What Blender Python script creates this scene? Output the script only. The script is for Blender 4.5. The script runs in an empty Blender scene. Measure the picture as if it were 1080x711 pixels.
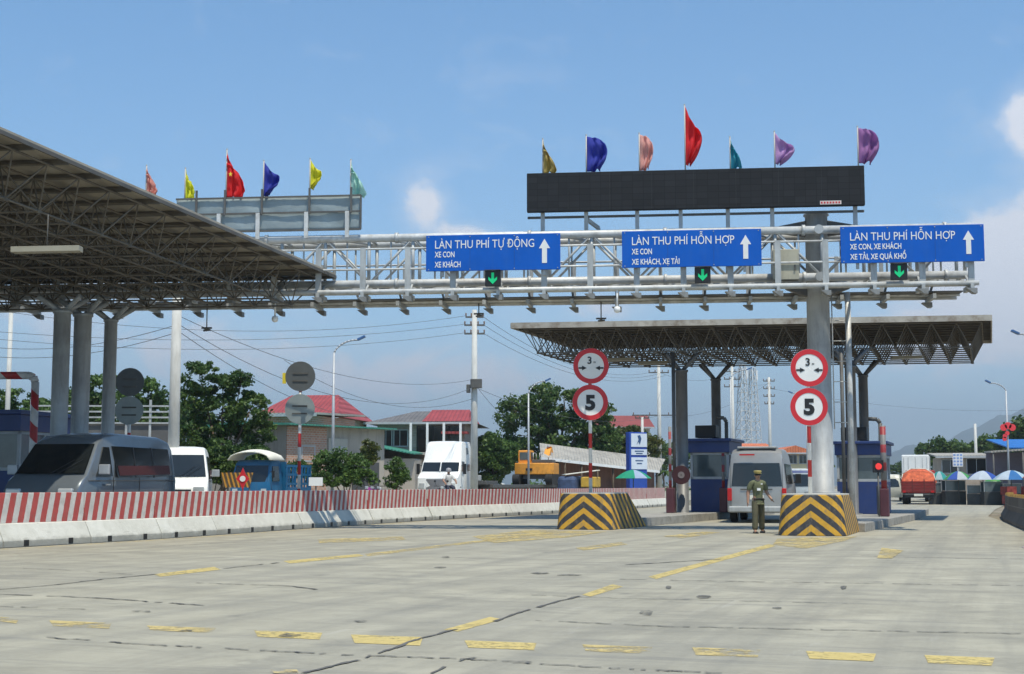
import bpy, bmesh, math, random
from mathutils import Vector, Matrix, Euler
R = math.radians
random.seed(7)
SC = bpy.context.scene
COL = SC.collection

# ------------------------------------------------------------------ camera
FPX, CAMH = 1500.0, 1.33
PITCH = math.atan(156.5 / FPX)
cam_d = bpy.data.cameras.new('camera'); cam = bpy.data.objects.new('camera', cam_d); COL.objects.link(cam)
cam.location = (0, 0, CAMH); cam.rotation_euler = (R(90) + PITCH, 0, 0)
cam_d.sensor_width = 36; cam_d.lens = 36 * FPX / 1080; cam_d.clip_end = 30000; cam_d.clip_start = 0.1
SC.camera = cam

def ray(px, py):
    u = (px - 540) / FPX; v = (355.5 - py) / FPX
    y = math.cos(PITCH) - v * math.sin(PITCH); z = math.sin(PITCH) + v * math.cos(PITCH)
    return u / y, z / y
def at(px, py, D):
    a, b = ray(px, py); return Vector((a * D, D, CAMH + b * D))
def gr(px, py, z=0.0):
    a, b = ray(px, py); D = (z - CAMH) / b
    return Vector((a * D, D, z))
def X(px, D): return at(px, 512, D).x
def Z(py, D): return at(540, py, D).z

# ------------------------------------------------------------------ light
SHX, SHY = -0.17, 0.36            # shadow shift per metre of height
L = Vector((-SHX, -SHY, 1)).normalized()      # towards the sun
EL = math.asin(L.z); AZ = math.atan2(L.x, L.y)  # azimuth from +Y towards +X
sd = bpy.data.lights.new('sun', 'SUN'); sun = bpy.data.objects.new('sun', sd); COL.objects.link(sun)
sd.energy = 4.6; sd.angle = R(0.5); sd.color = (1.0, 0.93, 0.78)
sun.rotation_euler = L.to_track_quat('Z', 'Y').to_euler()
W = bpy.data.worlds.new('World'); SC.world = W; W.use_nodes = True
SC.view_settings.view_transform = 'Standard'; SC.view_settings.look = 'None'
SC.view_settings.gamma = 1; SC.view_settings.exposure = 0.10; SC.view_settings.use_curve_mapping = False

class NT:
    """tiny node-tree helper"""
    def __init__(s, t): s.t = t; s.n = t.nodes; s.l = t.links
    def new(s, typ, **k):
        n = s.n.new(typ)
        for a, b in k.items(): setattr(n, a, b)
        return n
    def link(s, a, b): s.l.new(a, b)
    def put(s, sock, v):
        if isinstance(v, bpy.types.NodeSocket): s.l.new(v, sock)
        else: sock.default_value = v
    def math(s, op, a, b=None, c=None, clamp=False):
        n = s.new('ShaderNodeMath', operation=op); n.use_clamp = clamp
        s.put(n.inputs[0], a)
        if b is not None: s.put(n.inputs[1], b)
        if c is not None: s.put(n.inputs[2], c)
        return n.outputs[0]
    def mix(s, f, a, b):
        n = s.new('ShaderNodeMix', data_type='RGBA')
        s.put(n.inputs['Factor'], f)
        for i, v in ((6, a), (7, b)):
            if not isinstance(v, bpy.types.NodeSocket): v = (*v[:3], 1)
            s.put(n.inputs[i], v)
        return n.outputs[2]
    def noise(s, vec, scale, detail=5, rough=.55, dist=0):
        n = s.new('ShaderNodeTexNoise'); n.inputs['Scale'].default_value = scale
        n.inputs['Detail'].default_value = detail; n.inputs['Roughness'].default_value = rough
        n.inputs['Distortion'].default_value = dist
        s.link(vec, n.inputs['Vector']); return n.outputs['Fac']
    def ramp(s, f, lo, hi):
        n = s.new('ShaderNodeMapRange'); n.inputs[1].default_value = lo; n.inputs[2].default_value = hi
        s.put(n.inputs[0], f); return n.outputs[0]
    def scalev(s, vec, sc):
        n = s.new('ShaderNodeMapping'); n.inputs['Scale'].default_value = sc; s.link(vec, n.inputs[0]); return n.outputs[0]

def make_world():
    g = NT(W.node_tree); g.n.clear()
    out = g.new('ShaderNodeOutputWorld'); bg = g.new('ShaderNodeBackground'); bg.inputs[1].default_value = 0.13
    sky = g.new('ShaderNodeTexSky', sky_type='NISHITA'); sky.sun_disc = False
    sky.sun_elevation = EL; sky.sun_rotation = AZ
    sky.air_density = 1.0; sky.dust_density = 0.35; sky.ozone_density = 2.6; sky.altitude = 0
    tc = g.new('ShaderNodeTexCoord'); sep = g.new('ShaderNodeSeparateXYZ'); g.link(tc.outputs['Generated'], sep.inputs[0])
    ay = g.math('MAXIMUM', g.math('ABSOLUTE', sep.outputs[1]), 0.02)
    u = g.math('DIVIDE', sep.outputs[0], ay); v = g.math('DIVIDE', sep.outputs[2], ay)
    # clouds: (px, py, radius x, radius y, strength)
    tot = None
    for px, py, rx, ry, st in [(446, 214, 30, 30, .78), (486, 248, 36, 16, .62), (1092, 128, 32, 34, .8), (1072, 290, 80, 66, .72), (1150, 250, 120, 120, .55),
                               (1020, 330, 130, 46, .46), (960, 400, 120, 44, .34), (610, 326, 80, 20, .46), (230, 365, 200, 36, .40), (400, 405, 150, 34, .34),
                               (560, 395, 170, 46, .36), (735, 195, 24, 12, .2), (95, 300, 160, 60, .25), (-250, 260, 260, 120, .45), (1700, 200, 300, 150, .4)]:
        a, b = ray(px, py)
        du = g.math('DIVIDE', g.math('SUBTRACT', u, a), rx / FPX); dv = g.math('DIVIDE', g.math('SUBTRACT', v, b), ry / FPX)
        q = g.math('ADD', g.math('MULTIPLY', du, du), g.math('MULTIPLY', dv, dv))
        e = g.math('MULTIPLY', g.math('EXPONENT', g.math('MULTIPLY', q, -1.0)), st)
        tot = e if tot is None else g.math('ADD', tot, e)
    mp = g.scalev(tc.outputs['Generated'], (1, 1, 1.7))
    n1 = g.noise(mp, 17, 10, .64, .5); n2 = g.noise(mp, 3.2, 4, .5)
    d = g.math('ADD', tot, g.math('MULTIPLY', g.math('SUBTRACT', n1, .5), 1.1))
    d = g.math('ADD', d, g.math('MULTIPLY', g.math('SUBTRACT', n2, .5), .25))
    d = g.math('ADD', g.math('MULTIPLY', g.math('MINIMUM', g.math('MAXIMUM', g.ramp(d, .34, .56), 0.0), 1.0), .62), g.math('MULTIPLY', g.math('MINIMUM', g.math('MAXIMUM', g.ramp(d, .08, .55), 0.0), 1.0), .34))
    # soft haze band near the horizon
    hz = g.math('EXPONENT', g.math('MULTIPLY', g.math('MAXIMUM', v, 0.0), -6.5)); hz = g.math('MULTIPLY', hz, .62)
    tn = g.new('ShaderNodeMix', data_type='RGBA', blend_type='MULTIPLY'); tn.inputs[0].default_value = 1; g.link(sky.outputs[0], tn.inputs[6]); tn.inputs[7].default_value = (.60, 1.03, 1.22, 1)
    c0 = g.mix(hz, tn.outputs[2], (5.4, 6.0, 7.6))
    c = g.mix(d, c0, (6.4, 6.6, 7.2))
    g.link(c, bg.inputs[0]); g.link(bg.outputs[0], out.inputs[0])
make_world()

# ------------------------------------------------------------------ materials
MATS = {}
def mat(name, col, rough=.6, metal=0, var=.18, scale=2.5, bump=0, grime=0, grime_col=(.12, .10, .08), emit=0, trans=0, spec=.5, streak=False):
    if name in MATS: return MATS[name]
    m = bpy.data.materials.new(name); m.use_nodes = True; MATS[name] = m
    g = NT(m.node_tree); b = g.n['Principled BSDF']
    tc = g.new('ShaderNodeTexCoord'); ob = tc.outputs['Object']
    n = g.noise(ob, scale, 6, .6)
    k = g.ramp(n, .3, .7)
    lo = tuple(c * (1 - var) for c in col); hi = tuple(min(1, c * (1 + var * .6)) for c in col)
    c = g.mix(k, lo, hi)
    if grime:
        v = g.scalev(ob, (3, 3, .5)) if streak else ob
        c = g.mix(g.math('MULTIPLY', g.ramp(g.noise(v, scale * 1.7, 7, .7), .48, .72), grime, clamp=True), c, grime_col)
    g.link(c, b.inputs['Base Color'])
    g.link(g.ramp(n, -.6 + 0, 1.6), b.inputs['Roughness']) if False else None
    b.inputs['Roughness'].default_value = rough; b.inputs['Metallic'].default_value = metal
    b.inputs['Specular IOR Level'].default_value = spec
    if bump:
        bn = g.new('ShaderNodeBump'); bn.inputs['Strength'].default_value = bump; bn.inputs['Distance'].default_value = .02
        g.link(g.noise(ob, scale * 8, 6), bn.inputs['Height']); g.link(bn.outputs[0], b.inputs['Normal'])
    if emit: g.link(c, b.inputs['Emission Color']); b.inputs['Emission Strength'].default_value = emit
    if trans:
        tr = g.new('ShaderNodeBsdfTranslucent'); g.link(c, tr.inputs[0]); mx = g.new('ShaderNodeMixShader'); mx.inputs[0].default_value = trans
        g.link(b.outputs[0], mx.inputs[1]); g.link(tr.outputs[0], mx.inputs[2]); g.link(mx.outputs[0], g.n['Material Output'].inputs[0])
    return m

def stripes(name, c1, c2, vec, period, duty=.5, rough=.55, off=0., grime=.4, absx=False, var=.15):
    """two colours alternating along a vector in object space"""
    if name in MATS: return MATS[name]
    m = bpy.data.materials.new(name); m.use_nodes = True; MATS[name] = m
    g = NT(m.node_tree); b = g.n['Principled BSDF']
    tc = g.new('ShaderNodeTexCoord'); ob = tc.outputs['Object']; sp = g.new('ShaderNodeSeparateXYZ'); g.link(ob, sp.inputs[0])
    x = g.math('ABSOLUTE', sp.outputs[0]) if absx else sp.outputs[0]
    s = g.math('ADD', g.math('ADD', g.math('MULTIPLY', x, vec[0]), g.math('MULTIPLY', sp.outputs[1], vec[1])), g.math('MULTIPLY', sp.outputs[2], vec[2]))
    s = g.math('ADD', s, g.math('MULTIPLY', g.math('SUBTRACT', g.noise(ob, 9, 4), .5), .035))
    f = g.math('FRACT', g.math('ADD', g.math('DIVIDE', s, period), 50 + off))
    f = g.math('LESS_THAN', f, duty)
    n = g.noise(ob, 3.5, 7, .65)
    v1 = g.mix(g.ramp(n, .35, .65), tuple(c * (1 - var) for c in c1), tuple(min(1, c * (1 + var * .5)) for c in c1))
    v2 = g.mix(g.ramp(n, .35, .65), tuple(c * (1 - var) for c in c2), tuple(min(1, c * (1 + var * .5)) for c in c2))
    c = g.mix(f, v1, v2)
    oi = g.new('ShaderNodeObjectInfo'); va = g.new('ShaderNodeVectorMath', operation='ADD'); g.link(ob, va.inputs[0]); cx = g.new('ShaderNodeCombineXYZ'); g.link(g.math('MULTIPLY', oi.outputs['Random'], 37), cx.inputs[0]); g.link(cx.outputs[0], va.inputs[1]); ov = va.outputs[0]
    if grime: c = g.mix(g.math('MULTIPLY', g.ramp(g.noise(g.scalev(ov, (1.6, 1.6, .8)), 4.5, 8, .7), .5, .72), grime, clamp=True), c, (.20, .17, .13))
    g.link(c, b.inputs['Base Color']); b.inputs['Roughness'].default_value = rough
    return m

def barrier_mat():
    m = bpy.data.materials.new('whitewashed_concrete'); m.use_nodes = True; g = NT(m.node_tree); b = g.n['Principled BSDF']
    tc = g.new('ShaderNodeTexCoord'); ob = tc.outputs['Object']; oi = g.new('ShaderNodeObjectInfo'); cx = g.new('ShaderNodeCombineXYZ'); va = g.new('ShaderNodeVectorMath', operation='ADD')
    g.link(ob, va.inputs[0]); g.link(g.math('MULTIPLY', oi.outputs['Random'], 53), cx.inputs[0]); g.link(cx.outputs[0], va.inputs[1]); ov = va.outputs[0]
    sp = g.new('ShaderNodeSeparateXYZ'); g.link(ob, sp.inputs[0])
    c = g.mix(g.ramp(g.noise(ov, 2.2, 8, .65), .3, .7), (.50, .49, .43), (.66, .65, .59))
    c = g.mix(g.math('MULTIPLY', oi.outputs['Random'], .25), c, (.44, .42, .37))
    low = g.ramp(g.math('ADD', sp.outputs[2], g.math('MULTIPLY', g.math('SUBTRACT', g.noise(ov, 4, 7, .7), .5), .28)), .20, .10)   # rain splash and tyre dirt on the foot
    c = g.mix(g.math('MULTIPLY', g.math('MAXIMUM', g.math('MINIMUM', low, 1.0), 0.0), .6), c, (.20, .19, .16))
    c = g.mix(g.math('MULTIPLY', g.ramp(g.noise(g.scalev(ov, (.5, 1, 6)), 2.6, 8, .8), .60, .70), .6, clamp=True), c, (.12, .11, .10))
    g.link(c, b.inputs['Base Color']); b.inputs['Roughness'].default_value = .85
    bn = g.new('ShaderNodeBump'); bn.inputs['Strength'].default_value = .4; bn.inputs['Distance'].default_value = .02; g.link(g.noise(ov, 14, 7), bn.inputs['Height']); g.link(bn.outputs[0], b.inputs['Normal'])
    return m
def road_mat():
    m = bpy.data.materials.new('road_concrete'); m.use_nodes = True; g = NT(m.node_tree); b = g.n['Principled BSDF']
    tc = g.new('ShaderNodeTexCoord'); ob = tc.outputs['Object']
    # lane direction runs at 18.7 degrees to +Y
    rot = g.new('ShaderNodeMapping'); rot.inputs['Rotation'].default_value = (0, 0, R(18.7)); g.link(ob, rot.inputs[0]); ln = rot.outputs[0]
    big = g.noise(ob, .12, 5, .6); mid = g.noise(ob, .9, 7, .65); fine = g.noise(ob, 14, 6, .7)
    strk = g.noise(g.scalev(ln, (1.1, .035, 1)), 1.6, 6, .6)          # tyre-polished bands
    c = g.mix(g.ramp(mid, .3, .7), (.275, .255, .192), (.43, .400, .302))
    c = g.mix(g.math('MULTIPLY', g.ramp(big, .42, .68), .45, clamp=True), c, (.215, .207, .18))
    c = g.mix(g.math('MULTIPLY', g.ramp(strk, .44, .70), .52, clamp=True), c, (.155, .15, .13))
    c = g.mix(g.math('MULTIPLY', g.ramp(fine, .35, .75), .22, clamp=True), c, (.46, .44, .37))
    # patched, rubbed surface at several scales
    c = g.mix(g.math('MULTIPLY', g.ramp(g.noise(g.scalev(ln, (.55, .9, 1)), .8, 10, .78, 1.2), .50, .60), .42, clamp=True), c, (.19, .18, .145))
    c = g.mix(g.math('MULTIPLY', g.ramp(g.noise(g.scalev(ln, (.3, 3.2, 1)), .9, 8, .7), .54, .64), .42, clamp=True), c, (.18, .175, .155))
    c = g.mix(g.math('MULTIPLY', g.ramp(g.noise(ob, 46, 4, .8), .55, .8), .35, clamp=True), c, (.14, .135, .12))
    # oil drips and small dark stains
    vo = g.new('ShaderNodeTexVoronoi'); vo.inputs['Scale'].default_value = .75; vo.inputs['Randomness'].default_value = 1; g.link(g.scalev(ln, (1.3, .6, 1)), vo.inputs[0])
    sp = g.ramp(g.math('ADD', vo.outputs['Distance'], g.math('MULTIPLY', g.noise(ob, 5, 5), .25)), .24, .14)
    c = g.mix(g.math('MULTIPLY', sp, .5, clamp=True), c, (.10, .098, .09))
    # bright cement scuffs
    c = g.mix(g.math('MULTIPLY', g.ramp(g.noise(g.scalev(ln, (2.6, .25, 1)), 1.1, 8, .75), .60, .76), .35, clamp=True), c, (.50, .48, .44))
    g.link(c, b.inputs['Base Color']); b.inputs['Roughness'].default_value = .82
    bn = g.new('ShaderNodeBump'); bn.inputs['Strength'].default_value = .35; bn.inputs['Distance'].default_value = .01
    g.link(fine, bn.inputs['Height']); g.link(bn.outputs[0], b.inputs['Normal'])
    return m

def worn_paint(name, col, keep=.5, sc=7):
    m = bpy.data.materials.new(name); m.use_nodes = True; g = NT(m.node_tree); b = g.n['Principled BSDF']
    tc = g.new('ShaderNodeTexCoord'); ob = tc.outputs['Object']
    n = g.noise(ob, sc, 8, .72); n2 = g.noise(ob, 1.1, 4)
    c = g.mix(g.ramp(n, .3, .75), tuple(x * .8 for x in col), tuple(min(1, x * 1.15) for x in col))
    g.link(c, b.inputs['Base Color']); b.inputs['Roughness'].default_value = .7
    a = g.math('ADD', n, g.math('MULTIPLY', g.math('SUBTRACT', n2, .5), .5))
    a = g.ramp(a, .5 - keep * .35, .5 - keep * .35 + .16)
    a = g.math('MULTIPLY', a, .9, clamp=True)
    tr = g.new('ShaderNodeBsdfTransparent'); mx = g.new('ShaderNodeMixShader'); g.link(a, mx.inputs[0])
    g.link(tr.outputs[0], mx.inputs[1]); g.link(b.outputs[0], mx.inputs[2]); g.link(mx.outputs[0], g.n['Material Output'].inputs[0])
    return m

def leaf_mat(name, c1, c2, c3):
    m = bpy.data.materials.new(name); m.use_nodes = True; g = NT(m.node_tree); b = g.n['Principled BSDF']
    ge = g.new('ShaderNodeNewGeometry'); tc = g.new('ShaderNodeTexCoord')
    c = g.mix(ge.outputs['Random Per Island'], c1, c2)
    c = g.mix(g.ramp(g.noise(tc.outputs['Object'], .9, 4), .4, .66), c, c3)
    g.link(c, b.inputs['Base Color']); b.inputs['Roughness'].default_value = .55; b.inputs['Specular IOR Level'].default_value = .35
    tr = g.new('ShaderNodeBsdfTranslucent'); g.link(c, tr.inputs[0]); mx = g.new('ShaderNodeMixShader'); mx.inputs[0].default_value = .3
    g.link(b.outputs[0], mx.inputs[1]); g.link(tr.outputs[0], mx.inputs[2]); g.link(mx.outputs[0], g.n['Material Output'].inputs[0])
    MATS[name] = m; return m

def screen_mat():
    m = bpy.data.materials.new('led_panel'); m.use_nodes = True; g = NT(m.node_tree); b = g.n['Principled BSDF']
    tc = g.new('ShaderNodeTexCoord'); br = g.new('ShaderNodeTexBrick'); br.offset = 0
    mp = g.new('ShaderNodeMapping'); mp.inputs['Rotation'].default_value = (R(90), 0, 0); g.link(tc.outputs['Object'], mp.inputs[0]); g.link(mp.outputs[0], br.inputs['Vector'])
    br.inputs['Scale'].default_value = 1; br.inputs['Brick Width'].default_value = .32; br.inputs['Row Height'].default_value = .19; br.inputs['Mortar Size'].default_value = .006
    br.inputs['Color1'].default_value = (.018, .020, .023, 1); br.inputs['Color2'].default_value = (.024, .026, .030, 1); br.inputs['Mortar'].default_value = (.010, .011, .012, 1)
    g.link(br.outputs[0], b.inputs['Base Color']); b.inputs['Roughness'].default_value = .75; b.inputs['Specular IOR Level'].default_value = .2
    return m

M = dict(
    steel=mat('galvanised_steel', (.44, .46, .46), .55, .15, .25, 1.6, grime=.5, grime_col=(.20, .19, .17), streak=True),
    steel_lt=mat('pale_galvanised_steel', (.58, .59, .58), .5, .1, .2, 2, grime=.6, grime_col=(.26, .23, .18)),
    steel_dk=mat('dull_dark_steel', (.105, .105, .10), .6, .1, .3, 2, grime=.4, grime_col=(.12, .08, .05)),
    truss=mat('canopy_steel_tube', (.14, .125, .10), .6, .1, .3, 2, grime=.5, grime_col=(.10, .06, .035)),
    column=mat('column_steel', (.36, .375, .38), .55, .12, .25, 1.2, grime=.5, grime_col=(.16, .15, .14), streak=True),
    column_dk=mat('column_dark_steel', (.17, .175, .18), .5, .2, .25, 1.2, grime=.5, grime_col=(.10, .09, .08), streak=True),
    led=screen_mat(), blue=mat('sign_blue', (.004, .105, .50), .5, 0, .10, 1.2, grime=.22, grime_col=(.05, .14, .38), spec=.2, streak=True),
    white=mat('sign_white', (.80, .80, .78), .5, 0, .06, 2), black=mat('black_paint', (.012, .012, .013), .5, 0, .2),
    red=mat('sign_red', (.58, .02, .03), .45, 0, .1, 3), green_led=mat('green_led_arrow', (.0, .42, .15), .5, emit=.55),
    cabinet=mat('cabinet_beige', (.42, .40, .31), .55, 0, .1, 2, grime=.3, streak=True),
    glass=mat('vehicle_glass', (.012, .015, .016), .08, 0, .3, 1, spec=.7), glass_lt=mat('booth_glass', (.09, .12, .13), .1, 0, .4, .8, spec=.7),
    rubber=mat('tyre_rubber', (.018, .018, .018), .85), rim=mat('wheel_rim', (.35, .35, .36), .4, .6),
    chrome=mat('mirror_grey', (.40, .41, .42), .35, .3), plate=mat('number_plate', (.75, .73, .62), .5),
    tail=mat('tail_light_red', (.5, .01, .01), .25), head=mat('headlamp_lens', (.6, .62, .62), .12, .3),
    silver=mat('silver_paint', (.42, .42, .41), .35, .45, .08, 1, grime=.25, grime_col=(.25, .22, .18)),
    greyvan=mat('blue_grey_paint', (.22, .25, .275), .25, .55, .1, 1, grime=.15), whitepaint=mat('white_vehicle_paint', (.80, .80, .77), .3, 0, .06, 1.2, grime=.18, grime_col=(.4, .37, .3), streak=True),
    bluepaint=mat('truck_blue', (.012, .12, .26), .4, 0, .2, 1.2, grime=.3), redpaint=mat('truck_red', (.42, .03, .02), .45, 0, .2, 1.5, grime=.4),
    orange=mat('excavator_orange', (.80, .33, .035), .45, 0, .12, 1.5, grime=.3), canvas=mat('white_canvas', (.75, .72, .62), .8, 0, .12, 1.5, bump=.3),
    tarp=mat('orange_tarp', (.62, .13, .05), .8, 0, .45, 4, bump=1.5, grime=.8, grime_col=(.30, .05, .03)), concrete=mat('pale_concrete', (.60, .59, .53), .85, 0, .1, 1.4, bump=.3, grime=.35, grime_col=(.36, .34, .30), streak=True),
    kerb=mat('kerb_concrete', (.34, .325, .29), .85, 0, .2, 1.8, bump=.3, grime=.6, grime_col=(.10, .09, .075)),
    pole=mat('concrete_pole', (.55, .55, .52), .8, 0, .1, 2, grime=.25, streak=True), cable=mat('weathered_cable', (.11, .12, .13), .6), wood=mat('bark', (.13, .095, .065), .9, 0, .35, 5, bump=1),
    ceramic=mat('insulator', (.25, .17, .13), .3), lampgrey=mat('lamp_pole_grey', (.42, .44, .46), .5, .2, .1), lamphead=mat('lamp_head_blue', (.05, .13, .30), .4),
    lens=mat('fixture_lens', (.34, .32, .25), .5, 0, .1), boothblue=mat('booth_blue', (.018, .045, .17), .45, 0, .15, 1.5, grime=.2), boothgrey=mat('booth_frame_grey', (.42, .44, .45), .5),
    soil=mat('dry_soil', (.24, .20, .145), .95, 0, .3, .25, bump=.4, grime=.55, grime_col=(.08, .11, .035)),
    hill=mat('forested_hill', (.04, .075, .055), .95, 0, .4, .004, grime=.4, grime_col=(.10, .10, .06)),
    skin=mat('skin', (.36, .20, .13), .55), shirt=mat('olive_shirt', (.135, .145, .075), .85, 0, .25, 9, bump=.6), trouser=mat('olive_trousers', (.10, .095, .055), .85, 0, .25, 9, bump=.6),
    cap=mat('khaki_cap', (.42, .34, .12), .8), shoe=mat('black_shoe', (.015, .014, .013), .4), hair=mat('black_hair', (.012, .010, .009), .6),
)
LEAF = leaf_mat('leaves', (.062, .125, .024), (.14, .225, .05), (.045, .095, .025))
LEAF_D = leaf_mat('dark_leaves', (.05, .105, .022), (.15, .22, .05), (.035, .08, .02))
LEAF_Y = leaf_mat('yellow_green_leaves', (.085, .115, .025), (.17, .16, .045), (.05, .085, .02))

def roof_sheet_mat(name, col, vec=(0, 1, 0), period=.22, rough=.6, grime=.5):
    if name in MATS: return MATS[name]
    m = bpy.data.materials.new(name); m.use_nodes = True; g = NT(m.node_tree); b = g.n['Principled BSDF']; MATS[name] = m
    tc = g.new('ShaderNodeTexCoord'); ob = tc.outputs['Object']; sp = g.new('ShaderNodeSeparateXYZ'); g.link(ob, sp.inputs[0])
    s = g.math('ADD', g.math('MULTIPLY', sp.outputs[0], vec[0]), g.math('ADD', g.math('MULTIPLY', sp.outputs[1], vec[1]), g.math('MULTIPLY', sp.outputs[2], vec[2])))
    w = g.math('SINE', g.math('MULTIPLY', s, 2 * math.pi / period))
    c = g.mix(g.ramp(g.noise(ob, 1.2, 6, .65), .3, .7), tuple(x * .8 for x in col), tuple(min(1, x * 1.15) for x in col))
    c = g.mix(g.math('MULTIPLY', g.ramp(g.noise(ob, .7, 7, .7), .5, .7), grime, clamp=True), c, tuple(x * .45 for x in col))
    g.link(c, b.inputs['Base Color']); b.inputs['Roughness'].default_value = rough
    bn = g.new('ShaderNodeBump'); bn.inputs['Strength'].default_value = .8; bn.inputs['Distance'].default_value = .04
    g.link(w, bn.inputs['Height']); g.link(bn.outputs[0], b.inputs['Normal'])
    return m

def brick_mat(name, c1, c2, mortar, scale=1, bw=.35, rh=.15):
    if name in MATS: return MATS[name]
    m = bpy.data.materials.new(name); m.use_nodes = True; g = NT(m.node_tree); b = g.n['Principled BSDF']; MATS[name] = m
    tc = g.new('ShaderNodeTexCoord'); br = g.new('ShaderNodeTexBrick'); sp = g.new('ShaderNodeSeparateXYZ'); cb = g.new('ShaderNodeCombineXYZ')
    g.link(tc.outputs['Object'], sp.inputs[0]); g.link(g.math('ADD', sp.outputs[0], sp.outputs[1]), cb.inputs[0]); g.link(sp.outputs[2], cb.inputs[1]); g.link(cb.outputs[0], br.inputs['Vector'])
    br.inputs['Scale'].default_value = scale; br.inputs['Brick Width'].default_value = bw; br.inputs['Row Height'].default_value = rh; br.inputs['Mortar Size'].default_value = .015
    for k, c in (('Color1', c1), ('Color2', c2), ('Mortar', mortar)): br.inputs[k].default_value = (*c, 1)
    c = g.mix(g.math('MULTIPLY', g.ramp(g.noise(tc.outputs['Object'], .8, 6), .5, .7), .5, clamp=True), br.outputs[0], tuple(x * .6 for x in mortar))
    g.link(c, b.inputs['Base Color']); b.inputs['Roughness'].default_value = .9
    return m

# ------------------------------------------------------------------ mesh builder
class MB:
    def __init__(s): s.v = []; s.f = []; s.m = []; s.T = Matrix.Identity(4); s.mi = 0; s.smooth = []
    def add(s, vs, fs, sm=False):
        o = len(s.v); s.v += [tuple(s.T @ Vector(p)) for p in vs]
        for f in fs: s.f.append(tuple(i + o for i in f)); s.m.append(s.mi); s.smooth.append(sm)
        return s
    def box(s, c, d, rz=0, taper=1.0):
        hx, hy, hz = d[0] / 2, d[1] / 2, d[2] / 2; cr, sr = math.cos(rz), math.sin(rz); vs = []
        for z, k in ((-hz, 1), (hz, taper)):
            for x, y in ((-hx, -hy), (hx, -hy), (hx, hy), (-hx, hy)):
                x *= k; y *= k; vs.append((c[0] + x * cr - y * sr, c[1] + x * sr + y * cr, c[2] + z))
        return s.add(vs, [(0, 3, 2, 1), (4, 5, 6, 7), (0, 1, 5, 4), (1, 2, 6, 5), (2, 3, 7, 6), (3, 0, 4, 7)])
    def tube(s, p, q, r, n=6, r2=None, caps=True):
        p = Vector(p); q = Vector(q); d = q - p
        if d.length < 1e-6: return s
        r2 = r if r2 is None else r2; d.normalize()
        a = d.orthogonal().normalized() if abs(d.z) < .999 else Vector((1, 0, 0)); b = d.cross(a)
        vs = []
        for c, rr in ((p, r), (q, r2)):
            for i in range(n):
                t = 2 * math.pi * i / n; vs.append(c + (a * math.cos(t) + b * math.sin(t)) * rr)
        fs = [(i, (i + 1) % n, n + (i + 1) % n, n + i) for i in range(n)]
        if caps: fs += [tuple(range(n - 1, -1, -1)), tuple(range(n, 2 * n))]
        o = len(s.smooth); s.add(vs, fs, True)
        if caps: s.smooth[-1] = s.smooth[-2] = False
        return s
    def path(s, pts, r, n=6):
        for a, b in zip(pts, pts[1:]): s.tube(a, b, r, n)
        return s
    def bar(s, p, q, w, h):
        """rectangular bar from p to q; h vertical size, w horizontal size"""
        p = Vector(p); q = Vector(q); d = (q - p).normalized()
        up = Vector((0, 0, 1)) if abs(d.z) < .95 else Vector((0, 1, 0))
        a = d.cross(up).normalized() * w / 2; b = a.normalized().cross(d).normalized() * h / 2
        vs = [c + i * a + j * b for c in (p, q) for i, j in ((-1, -1), (1, -1), (1, 1), (-1, 1))]
        return s.add(vs, [(0, 1, 2, 3), (7, 6, 5, 4), (0, 4, 5, 1), (1, 5, 6, 2), (2, 6, 7, 3), (3, 7, 4, 0)])
    def prism(s, poly, z0, z1, top=None):
        n = len(poly); top = top or poly
        vs = [(x, y, z0) for x, y in poly] + [(x, y, z1) for x, y in top]
        return s.add(vs, [tuple(range(n - 1, -1, -1)), tuple(range(n, 2 * n))] + [(i, (i + 1) % n, n + (i + 1) % n, n + i) for i in range(n)])
    def xprism(s, poly, x0, x1):
        """poly in (y,z) extruded along x"""
        n = len(poly); vs = [(x0, y, z) for y, z in poly] + [(x1, y, z) for y, z in poly]
        return s.add(vs, [tuple(range(n)), tuple(range(2 * n - 1, n - 1, -1))] + [(i, n + i, n + (i + 1) % n, (i + 1) % n) for i in range(n)])
    def yprism(s, poly, y0, y1):
        """poly in (x,z) extruded along y"""
        n = len(poly); vs = [(x, y0, z) for x, z in poly] + [(x, y1, z) for x, z in poly]
        return s.add(vs, [tuple(range(n - 1, -1, -1)), tuple(range(n, 2 * n))] + [(i, (i + 1) % n, n + (i + 1) % n, n + i) for i in range(n)])
    def lathe(s, prof, c=(0, 0, 0), n=16, sx=1, sy=1):
        vs = []; fs = []
        for r, z in prof:
            for i in range(n): t = 2 * math.pi * i / n; vs.append((c[0] + r * sx * math.cos(t), c[1] + r * sy * math.sin(t), c[2] + z))
        for k in range(len(prof) - 1):
            for i in range(n): j = (i + 1) % n; fs.append((k * n + i, k * n + j, (k + 1) * n + j, (k + 1) * n + i))
        return s.add(vs, fs, True)
    def disc(s, c, r, th=.02, n=28):
        """upright disc facing -Y"""
        return s.yprism([(c[0] + r * math.cos(2 * math.pi * i / n), c[2] + r * math.sin(2 * math.pi * i / n)) for i in range(n)], c[1] - th / 2, c[1] + th / 2)
    def ring(s, c, r0, r1, th=.02, n=32):
        vs = []
        for y in (c[1] - th / 2, c[1] + th / 2):
            for r in (r0, r1):
                for i in range(n): t = 2 * math.pi * i / n; vs.append((c[0] + r * math.cos(t), y, c[2] + r * math.sin(t)))
        fs = []
        for i in range(n):
            j = (i + 1) % n
            fs += [(i, j, n + j, n + i)[::-1], (2 * n + i, 2 * n + j, 3 * n + j, 3 * n + i), (i, 2 * n + i, 2 * n + j, j), (n + i, n + j, 3 * n + j, 3 * n + i)]
        return s.add(vs, fs)
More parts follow.
